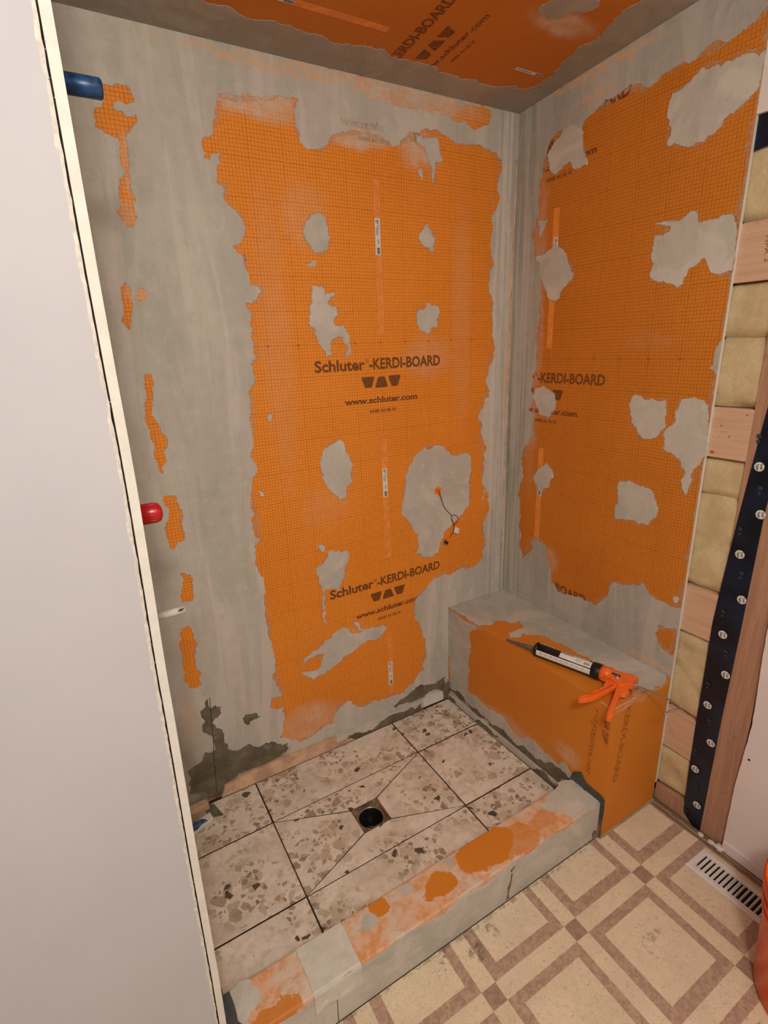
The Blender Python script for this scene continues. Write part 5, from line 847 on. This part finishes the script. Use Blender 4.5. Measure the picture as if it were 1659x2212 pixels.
rough_patch('damp_patch', 'front', [(-0.315, -0.02), (-0.325, -0.035), (-0.322, -0.058), (-0.300, -0.058), (-0.302, -0.03)], 'damp', t, 0.0004, base=0.0014, minlen=0.006)
bm = bmesh.new()     # membrane strip folded over the curb
Wp = [(-1.3135, -1.1875)]
prof = [(CI - 0.001, 0.0), (CO + 0.004, 0.0)]
yz = [(CI + 0.0005, CZ - 0.003), (CI - 0.002, CZ + 0.0018), (-0.72, CZ + 0.0022), (-0.76, CZ + 0.0028), (CO + 0.005, CZ + 0.0022), (CO - 0.0005, CZ - 0.0008), (CO - 0.0028, CZ - 0.008), (CO - 0.0032, 0.05)]
rows = []
for y, z in yz: rows.append([bm.verts.new((x + 0.002 * noise.noise(Vector((x * 9, y * 60, z * 40))), y, z)) for x in [lerp(-1.3138, -1.1880, k / 14) for k in range(15)]])
bot = [0.015, 0.021, 0.027, 0.032, 0.031, 0.026, 0.022, 0.019, 0.018, 0.020, 0.019, 0.023, 0.034, 0.031, 0.019]
rows.append([bm.verts.new((v.co.x, CO - 0.0034 - 0.0012 * (k in (2, 3, 11)), bot[k])) for k, v in enumerate(rows[-1])])
for a, b in zip(rows, rows[1:]):
    for k in range(14): bm.faces.new((a[k], a[k + 1], b[k + 1], b[k]))
o = from_bm('membrane_strip', bm, 'fabric', t); md = o.modifiers.new('solid', 'SOLIDIFY'); md.thickness = 0.0012
shapes('joint', [[(-1.2575, 0.019), (-1.2590, 0.019), (-1.2605, FZ + .002), (-1.2585, FZ + .002)]], 'front', 'dark', t, 0.0018)
bm = bmesh.new()     # dark membrane corner at the left end, against the wall board
prism(bm, [(CI + 0.02, CZ - 0.005), (CI + 0.008, CZ + 0.012), (CI - 0.03, CZ + 0.018), (CO - 0.004, CZ + 0.012), (CO - 0.010, CZ - 0.02), (CO - 0.004, FZ), (CI + 0.004, FZ)][::1], lambda a, b: (-1.508, a, b), lambda a, b: (-1.498, a, b)); from_bm('membrane_corner', bm, 'membrane', t)
bm = bmesh.new(); prism(bm, [(-1.512, CI - 0.002), (-1.4835, CI - 0.002), (-1.4800, -0.72), (-1.4815, -0.755), (-1.4700, -0.775), (-1.468, CO + .002), (-1.512, CO + .002)], PL['top'], lambda a, b: (a, b, CZ + 0.0022)); from_bm('membrane_corner', bm, 'membrane', t)

curb = t
# ---- bench
t = empty('shower_bench', (-0.155, -0.40, FZ), label='orange foam board shower bench with grey thinset smeared over its seat', cat='bench')
bm = bmesh.new(); prism(bm, [(BX, -0.0015), (BX2, BY), (-0.0015, BY), (-0.0015, -0.0015)], lambda a, b: (a, b, FZ + 0.004), lambda a, b: (a, b, BZ))
es = [e for e in bm.edges if abs(e.verts[0].co.z - e.verts[1].co.z) < 1e-6 and e.verts[0].co.z > 0.4 and len(e.link_faces) == 2 and abs(e.link_faces[0].normal.dot(e.link_faces[1].normal)) < .5] 
bmesh.ops.recalc_face_normals(bm, faces=bm.faces)
bench_body = from_bm('body', bm, 'bench_board', t)
tp = dense([(-0.002 if p[0] > -0.03 else max(p[0], bxf(p[1]) + 0.0005), -0.002 if p[1] > -0.02 else p[1]) for p in D['btop'][0]], 0.05)
smear_ring(tp, 'btop', t, 0.012, side=-1)
holdb = lambda a, b: (abs(a[0]) < 0.0025 and abs(b[0]) < 0.0025) or (abs(a[1]) < .0025 and abs(b[1]) < .0025)
rough_patch('thinset_coat', 'btop', [(a, max(b, BY + 0.001)) for a, b in tp], 'thin_bench', t, 0.0013, hold=holdb)
rough_patch('thinset_coat', 'bfront', [(min(a, -0.002), max(b, -0.005)) for a, b in D['bfront'][0]], 'thin_bench', t, 0.0013, 0.10)
rough_patch('damp_patch', 'bfront', [(min(a, -0.002), max(b, 0.0)) for a, b in D['bfwet'][0]], 'damp', t, 0.0004, base=0.0013, minlen=0.006)
for a, b, m in ((-0.0175, -0.115, 'thin_patch'), (-0.117, -0.27, 'thin_patch'), (-0.272, -0.675, 'thin_bench')):
    bm = bmesh.new(); prism(bm, [(a, 0.0), (a, 0.024), (b, 0.024), (b, 0.0)], PL['bfront'], lambda p, q: PL['bfront'](p, q, 0.0125)); from_bm('base_strip', bm, m, t)
for pts in ([(-0.02, 0.0), (-0.03, 0.022), (-0.06, 0.02), (-0.07, 0.01), (-0.05, 0)], [(-0.20, 0), (-0.21, 0.014), (-0.26, 0.021), (-0.30, 0.020), (-0.34, 0.018), (-0.33, 0.004), (-0.27, 0.001)], [(-0.52, 0), (-0.54, 0.02), (-0.66, 0.024), (-0.67, 0.0)]):
    rough_patch('damp_patch', 'bfront', pts, 'damp', t, 0.0005, base=0.0125, minlen=0.005)
bm = bmesh.new(); cp = [(a, b) for a, b in D['collar'][0]]
cp = [(-0.6795, 0.083), (-0.684, 0.104)] + cp[0:1] + cp[1:] + [(-0.802, FZ + .002), (-0.80, 0.083)]
prism(bm, cp, lambda a, b: PL['bfront'](max(a, BY - 0.004), b, 0.0016), lambda a, b: PL['bfront'](max(a, BY - 0.004), b, 0.0034)); from_bm('membrane_collar', bm, 'membrane', curb)
bm = bmesh.new(); prism(bm, [(BX2 - 0.003, FZ + .002), (BX2 - 0.003, 0.110), (BX2 + 0.0035, 0.098), (BX2 + 0.006, 0.05), (BX2 + 0.001, -0.01), (BX2 + 0.002, FZ + .002)], lambda a, b: (a, BY - 0.0003, b), lambda a, b: (a, BY - 0.0035, b)); from_bm('membrane_collar', bm, 'membrane', curb)
lettering('printed_lettering', 'KERDI-BOARD', (-0.2275, BY, 0.430), (-0.10, 0, -1), (1, 0, -0.10), 0.285, 0.026, 'print_soft', t, off=0.0006, bold=0.010)
lettering('printed_lettering', 'r-systems.net', (bxf(-0.745) - 0, -0.745, 0.415), (0, 0.04, -1), (0, -1, -0.04), 0.262, 0.021, 'print_soft', t, off=0.0006, bold=0.008)
for z in (0.375, 0.345 - 0.004):
    pass
shapes('printed_emblem', [[(-0.780, 0.395), (-0.800, 0.400), (-0.801, 0.368), (-0.785, 0.368)], [(-0.777, 0.358), (-0.8015, 0.358), (-0.8015, 0.312), (-0.795, 0.314), (-0.782, 0.332)]], 'bfront', 'print_soft', t, 0.0006)
bm = bmesh.new(); tube(bm, [(BX2 + 0.001, BY - 0.0003, BZ + 0.0002), (BX2 + 0.07, BY - 0.0003, BZ + 0.0004), (-0.19, BY - 0.0003, BZ + 0.0002)], 0.0009, 6); tube(bm, [(BX2 - 0.0005, BY, BZ + 0.0002), (bxf(-0.76) - 0.0005, -0.76, BZ + 0.0002)], 0.0009, 6); from_bm('silvery_edge', bm, 'fabric', t)

# ---- caulking gun lying on the bench
GA = Vector((0.30482, -0.95241, 0)); GB = Vector((-0.95241, -0.30482, 0)); GO = Vector((-0.2715, -0.4666, 0)); GZ = BZ + 0.0275
def G(s, u, z=0.0): return GO + GA * s + GB * u + Vector((0, 0, GZ + z))
t = empty('caulking_gun', (-0.2, -0.62, BZ), label='orange caulking gun loaded with a black and white cartridge lying across the bench edge', cat='caulking gun')
bm = bmesh.new(); lathe(bm, [(-0.117, .0026), (-0.112, .0036), (-0.06, .0062), (-0.012, .0088), (-0.008, .0095), (0.003, .0098)], G(0, 0, -.004), GA + Vector((0, 0, 0.03)), 20); from_bm('nozzle', bm, 'grey_nozzle', t, True)
bm = bmesh.new(); lathe(bm, [(-0.0, 0.012), (0.001, 0.0235), (0.004, 0.0255), (0.010, 0.0255), (0.012, 0.0242), (0.014, 0.0242)], G(0, 0), GA, 36); from_bm('cartridge_front', bm, 'black', t, True)
bm = bmesh.new(); lathe(bm, [(0.010, 0.0242), (0.222, 0.0242)], G(0, 0), GA, 48); cart = from_bm('cartridge', bm, 'black', t, True)
def wrap(name, s0, s1, a0, a1, mat, r=0.0245, par=None):
    bm = bmesh.new(); n = max(2, int(abs(a1 - a0) / 8)); g = []
    for s in (s0, s1):
        g.append([bm.verts.new(G(s, 0) + (GB * math.cos(math.radians(lerp(a0, a1, k / n))) + Vector((0, 0, 1)) * math.sin(math.radians(lerp(a0, a1, k / n)))) * r) for k in range(n + 1)])
    for k in range(n): bm.faces.new((g[0][k], g[1][k], g[1][k + 1], g[0][k + 1]))
    return from_bm(name, bm, mat, par or cart, True)
# angles: 0 = towards the room, 90 = up
wrap('label_panel', 0.013, 0.205, -20, 27, 'label_white'); wrap('label_panel', 0.013, 0.190, 98, 170, 'label_white')
wrap('label_panel', 0.095, 0.203, 36, 92, 'label_white', 0.0246)
wrap('label_stripe', 0.095, 0.140, 76, 92, 'label_grey', 0.0248)
for k in range(9): wrap('label_text', 0.025 + 0.0185 * k, 0.037 + 0.0185 * k, 8, 14, M['label_grey'], 0.0248)
for k in range(11): wrap('label_text', 0.020 + 0.0155 * k, 0.029 + 0.0155 * k, 106, 116, 'label_ink', 0.0248)
for k in range(10): wrap('barcode_bar', 0.178 + 0.002 * k, 0.1791 + 0.002 * k, 46, 70, 'label_ink', 0.0248)
for k in range(4): wrap('label_text', 0.150, 0.170, 48 + 8 * k, 51 + 8 * k, 'label_grey', 0.0248)
lettering('label_lettering', 'M1', G(0.026, 0.0, 0.0253) + GB * -0.005, GB * -1, GA, 0.008, 0.006, 'label_grey', cart, off=0.0)
bm = bmesh.new(); lathe(bm, [(0.205, 0.0262), (0.207, 0.0272), (0.2305, 0.0272), (0.233, 0.026), (0.233, 0.012)], G(0, 0), GA, 40); from_bm('retaining_collar', bm, 'black', t, True)
def slab(name, pts, z0, z1, mat, bev=0.003, par=None, both=True):
    bm = bmesh.new(); n = len(pts)
    lo = [bm.verts.new(G(s, u, z0)) for s, u in pts]; hi = [bm.verts.new(G(s, u, z1)) for s, u in pts]
    bm.faces.new(lo); bm.faces.new(hi)
    for i in range(n): bm.faces.new((lo[i], lo[(i + 1) % n], hi[(i + 1) % n], hi[i]))
    bmesh.ops.recalc_face_normals(bm, faces=bm.faces)
    if bev:
        es = [e for e in bm.edges if e.link_faces and any(len(f.verts) == n for f in e.link_faces)]
        bmesh.ops.bevel(bm, geom=es, offset=bev, segments=2, affect='EDGES', profile=0.6)
    return from_bm(name, bm, mat, par or t, False)
bm = bmesh.new(); lathe(bm, [(0.231, 0.018), (0.232, 0.0245), (0.250, 0.0245), (0.264, 0.0225), (0.268, 0.016)], G(0, 0), GA, 32); from_bm('frame_cup', bm, 'tool_orange', t, True)
slab('frame', [(0.240, -0.0235), (0.262, -0.0235), (0.300, -0.027), (0.330, -0.034), (0.336, -0.030), (0.338, -0.010), (0.330, 0.000), (0.329, 0.018), (0.318, 0.036), (0.306, 0.046), (0.288, 0.040), (0.268, 0.028), (0.240, 0.0235)], -0.0135, 0.0145, 'tool_orange', 0.003)
slab('frame_window', [(0.256, -0.004), (0.292, -0.004), (0.296, 0.006), (0.258, 0.008)], 0.0144, 0.0150, 'black', 0)
for k in range(8):
    slab('window_tooth', [(0.261 + .0036 * k, -0.003), (0.2628 + .0036 * k, 0.0012), (0.2646 + .0036 * k, -0.003)], 0.0150, 0.0154, 'label_grey', 0)
slab('rear_block', [(0.322, -0.006), (0.337, -0.030), (0.342, -0.028), (0.340, 0.004), (0.336, 0.020), (0.327, 0.020)], -0.009, 0.0125, 'tool_orange', 0.002)
slab('grip', [(0.298, 0.036), (0.306, 0.090), (0.313, 0.135), (0.319, 0.180), (0.322, 0.202), (0.327, 0.212), (0.336, 0.210), (0.339, 0.198), (0.334, 0.178), (0.328, 0.140), (0.321, 0.095), (0.322, 0.078), (0.335, 0.070), (0.339, 0.055), (0.333, 0.044), (0.327, 0.034), (0.318, 0.026)], -0.010, 0.0085, 'tool_orange', 0.003)
slab('trigger', [(0.266, 0.030), (0.262, 0.048), (0.266, 0.054), (0.264, 0.066), (0.268, 0.072), (0.264, 0.084), (0.260, 0.092), (0.262, 0.098), (0.256, 0.108), (0.250, 0.124), (0.252, 0.130), (0.242, 0.148), (0.230, 0.166), (0.227, 0.174), (0.231, 0.184), (0.240, 0.184), (0.250, 0.172), (0.264, 0.152), (0.276, 0.124), (0.285, 0.098), (0.292, 0.076), (0.300, 0.052), (0.302, 0.034)], -0.0085, 0.0075, 'tool_orange', 0.003)
slab('trigger_recess', [(0.286, 0.050), (0.278, 0.078), (0.268, 0.108), (0.256, 0.132), (0.248, 0.146), (0.252, 0.148), (0.262, 0.134), (0.273, 0.110), (0.283, 0.080), (0.292, 0.052)], 0.0074, 0.0079, M['bucket_orange'], 0)
bm = bmesh.new(); lathe(bm, [(0.0085, 0.0095), (0.0158, 0.0095), (0.0166, 0.0085), (0.0166, 0.004), (0.0176, 0.004), (0.0180, 0.0032)], G(0.288, 0.014), (0, 0, 1), 24); from_bm('pivot', bm, 'steel', t, True)
bm = bmesh.new(); lathe(bm, [(0.0135, 0.0032), (0.0158, 0.0028)], G(0.277, -0.012), (0, 0, 1), 16); from_bm('screw', bm, 'steel', t, True)
rod = [G(0.16, 0.0, 0), G(0.25, 0, 0), G(0.335, 0.0, 0), G(0.40, 0.006, 0), G(0.445, 0.012, 0), G(0.462, 0.018, 0), G(0.472, 0.030, 0), G(0.472, 0.044, 0), G(0.464, 0.056, 0), G(0.452, 0.078, 0), G(0.449, 0.088, 0)]
bm = bmesh.new(); tube(bm, smooth_path(rod, 6), 0.0032, 12); from_bm('plunger_rod', bm, 'steel', t, True)
slab('release_plate', [(0.337, -0.014), (0.340, -0.014), (0.3405, 0.012), (0.338, 0.012)], -0.010, 0.013, 'steel', 0)
bm = bmesh.new(); tube(bm, smooth_path([G(0.318, 0.022, -.004), G(0.326, 0.034, -.004), G(0.334, 0.038, -.004), G(0.345, 0.048, -.004), G(0.354, 0.064, -.004)], 4), 0.0016, 8); tube(bm, smooth_path([G(0.339, 0.010, 0), G(0.343, 0.030, -.002), G(0.3445, 0.048, -.004)], 4), 0.0018, 8); from_bm('piercing_wire', bm, 'steel', t, True)

# ---- wire with tag and connector hanging out of the back wall
t = empty('hanging_cable', (-0.3637, 0, 0.9865), label='thin dark cable with a small loop hanging out of the back wall', cat='cable')
Yw = -0.006
pp = [(-0.3637, 0.0, 0.9865), (-0.3640, -0.010, 0.984), (-0.3600, -0.012, 0.970), (-0.3518, -0.010, 0.9477), (-0.3369, -0.008, 0.9134), (-0.318, -0.007, 0.889), (-0.2998, -0.007, 0.8693), (-0.2985, -0.008, 0.852), (-0.291, -0.008, 0.8335), (-0.2861, -0.007, 0.819), (-0.2880, -0.007, 0.803), (-0.2948, -0.007, 0.7894), (-0.302, -0.008, 0.783), (-0.308, -0.009, 0.779)]
bm = bmesh.new(); tube(bm, smooth_path(pp, 6), 0.0012, 8)
tube(bm, smooth_path([(-0.2998, -0.009, 0.8693), (-0.2895, -0.010, 0.8705), (-0.2795, -0.010, 0.8669), (-0.2705, -0.010, 0.858), (-0.2680, -0.010, 0.848), (-0.2720, -0.010, 0.838), (-0.2800, -0.010, 0.832), (-0.289, -0.010, 0.833), (-0.295, -0.010, 0.842), (-0.2985, -0.009, 0.855)], 6), 0.0011, 8)
from_bm('cord', bm, 'wire', t, True)
bm = bmesh.new(); prism(bm, [(-0.292, 0.795), (-0.2865, 0.8165), (-0.281, 0.8180), (-0.2625, 0.806), (-0.2645, 0.787), (-0.270, 0.784)], lambda a, b: (a, -0.0115, b), lambda a, b: (a, -0.0123, b)); from_bm('tag', bm, 'label_white', t)
cdir = Vector((-0.0255, 0, -0.0250)).normalized()
bm = bmesh.new(); lathe(bm, [(0.0, 0.0012), (0.002, 0.0022), (0.010, 0.0045), (0.020, 0.0062), (0.023, 0.0068)], Vector((-0.3085, -0.010, 0.7785)), cdir, 16); from_bm('connector_sleeve', bm, 'tool_orange', t, True)
bm = bmesh.new(); lathe(bm, [(0.022, 0.0072), (0.024, 0.0088), (0.032, 0.0088), (0.034, 0.0075)], Vector((-0.3085, -0.010, 0.7785)), cdir, 20); from_bm('connector_cap', bm, 'black', t, True)

# ---- pipe stubs out of the left wall
def stub(name, label, cat, x1, y, z, r, mat, rnd=0.4, extra=None):
    e = empty(name, (-1.482, y, z), label=label, cat=cat)
    x0 = -1.4835
    bm = bmesh.new(); L = x1 - x0; lathe(bm, [(0, r), (L - r * rnd, r), (L - r * rnd * .45, r * 0.93), (L, r * (1 - rnd * .9))], (x0, y, z), (1, 0, 0.0), 32); o = from_bm('cap' if extra != 'pipe' else 'pipe', bm, mat, e, True)
    return e, o
e, o = stub('shower_pipe_stub', 'blue capped pipe stub poking out near the ceiling at the left', 'pipe', -1.4075, -0.50, 1.962, 0.0155, 'blue', 0.25)
e, o = stub('valve_stub', 'rounded red valve cap poking out behind the drywall edge', 'pipe', -1.4285, -0.50, 1.2300, 0.0205, 'red', 0.55)
bm = bmesh.new()
for k in range(10):
    a = 2 * math.pi * k / 10; tube(bm, [(-1.480, -0.50 + 0.0200 * math.cos(a), 1.23 + 0.0200 * math.sin(a)), (-1.443, -0.50 + 0.0200 * math.cos(a), 1.23 + 0.0200 * math.sin(a)), (-1.436, -0.50 + 0.0185 * math.cos(a), 1.23 + 0.0185 * math.sin(a))], 0.0013, 6)
from_bm('grip_ribs', bm, 'red', e, True)
e, o = stub('spout_pipe_stub', 'scuffed white plastic pipe stub below the red cap', 'pipe', -1.4170, -0.50, 1.0000, 0.0085, 'pvc', 0.06, 'pipe')
bm = bmesh.new(); prism(bm, [(a, b) for a, b in ((-1.4215, 1.0035), (-1.4195, 1.0085), (-1.4285, 1.0078), (-1.4335, 1.0045), (-1.428, 1.002))], lambda a, b: (a, -0.5086, b), lambda a, b: (a, -0.5090, b)); from_bm('blue_smear', bm, 'blue_paint', o)

# ---- offcuts on the shower floor by the left wall
def offcut(label, P, z0, z1, mat, extra=None):
    bm = bmesh.new(); prism(bm, P, lambda a, b: (a, b, z0), lambda a, b: (a, b, z1)); o = from_bm('board_offcut', bm, mat); tag(o, label, 'offcut'); return o
o = offcut('peach board offcut lying against the foot of the back wall at the far left', [(-1.478, -0.018), (-1.398, -0.020), (-1.3935, -0.040), (-1.478, -0.044)], 0.001, 0.030, 'peach')
o = offcut('beige tile offcut between the peach offcut and the blue taped one', [(-1.478, -0.047), (-1.410, -0.042), (-1.409, -0.074), (-1.478, -0.082)], 0.001, 0.012, 'beige_tile')
o = offcut('blue smeared white offcut by the torn drywall edge', [(-1.478, -0.092), (-1.398, -0.068), (-1.3935, -0.094), (-1.478, -0.126)], 0.001, 0.014, 'label_white')
bm = bmesh.new(); prism(bm, jag([(-1.477, -0.096), (-1.430, -0.082), (-1.418, -0.088), (-1.412, -0.099), (-1.44, -0.108), (-1.477, -0.121)], .15, .006), lambda a, b: (a, b, 0.0139), lambda a, b: (a, b, 0.0144)); from_bm('blue_smear', bm, 'blue_paint', o)

# ---- floor register
t = empty('floor_register', (-0.0935, -1.15, FZ), label='white metal floor register with slanted louvres set in the vinyl floor beside the wall', cat='floor vent')
VX0, VX1, VY0, VY1 = -0.1430, -0.0445, -1.280, -1.0135
bm = bmesh.new(); z0, z1 = FZ + 0.0004, FZ + 0.0055; IX0, IX1, IY0, IY1 = -0.1255, -0.0630, -1.262, -1.0345
o_ = [(VX0, VY0), (VX1, VY0), (VX1, VY1), (VX0, VY1)]; m_ = [(VX0 + .004, VY0 + .004), (VX1 - .004, VY0 + .004), (VX1 - .004, VY1 - .004), (VX0 + .004, VY1 - .004)]; i_ = [(IX0, IY0), (IX1, IY0), (IX1, IY1), (IX0, IY1)]
R_ = [[bm.verts.new((x, y, z)) for x, y in L] for L, z in ((o_, z0), (o_, z0 + .0015), (m_, z1), (i_, z1), (i_, FZ - .012))]
for a, b in zip(R_, R_[1:]):
    for k in range(4): bm.faces.new((a[k], a[(k + 1) % 4], b[(k + 1) % 4], b[k]))
from_bm('faceplate', bm, 'white_metal', t)
k = 0; y = -1.0410
while y > IY1 - 0.2245:
    bm = bmesh.new()
    tl = 0.0056 if k < 8 else 0.0022
    vs = [bm.verts.new(p) for p in ((IX0, y + 0.0012, z1 - .001), (IX1, y + 0.0012, z1 - .001), (IX1, y - tl, z1 - .007), (IX0, y - tl, z1 - .007), (IX0, y - 0.0012, z1 - .0005), (IX1, y - 0.0012, z1 - .0005), (IX1, y - tl - .0024, z1 - .007), (IX0, y - tl - .0024, z1 - .007))]
    for f in ((0, 1, 2, 3), (4, 7, 6, 5), (0, 4, 5, 1), (3, 2, 6, 7), (0, 3, 7, 4), (1, 5, 6, 2)): bm.faces.new([vs[i] for i in f])
    from_bm('louvre', bm, 'white_metal', t); y -= 0.0135; k += 1
box('duct_opening', IX0, IX1, IY0, IY1, FZ + 0.0001, FZ + 0.0004, 'dark', t)
bm = bmesh.new(); lathe(bm, [(0, .0022), (.002, .0022), (.003, .0012)], (-0.083, -1.030, z1 - 0.0005), (0, 0, 1), 12); from_bm('screw', bm, 'white_metal', t, True); bm = bmesh.new(); lathe(bm, [(0, .0022), (.002, .0022), (.003, .0012)], (-0.119, -1.0365, z1 - 0.0035), (0, 0, 1), 12); from_bm('screw', bm, 'white_metal', t, True)

# ---- bucket
t = empty('bucket', (-0.224, -1.415, FZ), label='orange plastic bucket cut off by the right edge near the floor register', cat='bucket')
Cb = (-0.224, -1.415, FZ)
H = 0.34
prof = [(0.001, 0.140), (0.003, 0.147), (0.010, 0.1475), (0.012, 0.150), (H * .72, 0.163), (H * .72 + .002, 0.168), (H * .72 + .010, 0.168), (H * .72 + .012, 0.1645), (H * .80, 0.166), (H * .80 + .002, 0.171), (H * .80 + .012, 0.171), (H * .80 + .014, 0.167), (H * .9, 0.169), (H * .9 + .002, 0.174), (H - .004, 0.175), (H, 0.172), (H, 0.166), (H - 0.01, 0.164), (0.02, 0.145), (0.016, 0.001)]
bm = bmesh.new(); lathe(bm, prof, Cb, (0, 0, 1), 64, cap=False); bk = from_bm('body', bm, 'bucket_orange', t, True)
md = bk.modifiers.new('e', 'EDGE_SPLIT'); md.split_angle = math.radians(50)
bm = bmesh.new(); arc = [(Cb[0] + 0.178 * math.cos(a), Cb[1] + 0.178 * math.sin(a) * 0.75 - 0.03, Cb[2] + H * 0.86 - 0.13 * math.sin((a - 0.2) / 2.6 * math.pi)) for a in [0.2 + 2.6 * k / 24 for k in range(25)]]
tube(bm, [(Cb[0] + 0.177 * math.cos(a), Cb[1] + 0.177 * math.sin(a), Cb[2] + H * 0.88 - 0.10 * math.sin((a - 3.4) / 2.6 * math.pi)) for a in [3.4 + 2.6 * k / 30 for k in range(31)]], 0.002, 8); from_bm('handle', bm, 'steel', t, True)

# ---- plaster crumbs at the foot of the stud
for (x, y, r, lb) in ((-0.008, -1.045, 0.013, 'largest white plaster crumb at the foot of the drywall corner'), (-0.010, -1.018, 0.009, 'middle plaster crumb between the tape end and drywall corner'), (-0.006, -0.985, 0.008, 'small grey plaster crumb just below the end of the black tape')):
    bm = bmesh.new(); bmesh.ops.create_icosphere(bm, subdivisions=2, radius=r)
    for v in bm.verts:
        v.co *= 1 + 0.55 * noise.noise(v.co * 110 + Vector((x * 999, 0, 0))); v.co.z *= 0.8; v.co.y *= 1.25
    mz = min(v.co.z for v in bm.verts)
    for v in bm.verts: v.co += Vector((x, y, FZ + 0.0016 - mz))
    tag(from_bm('plaster_crumb', bm, 'gypsum'), lb, 'debris')
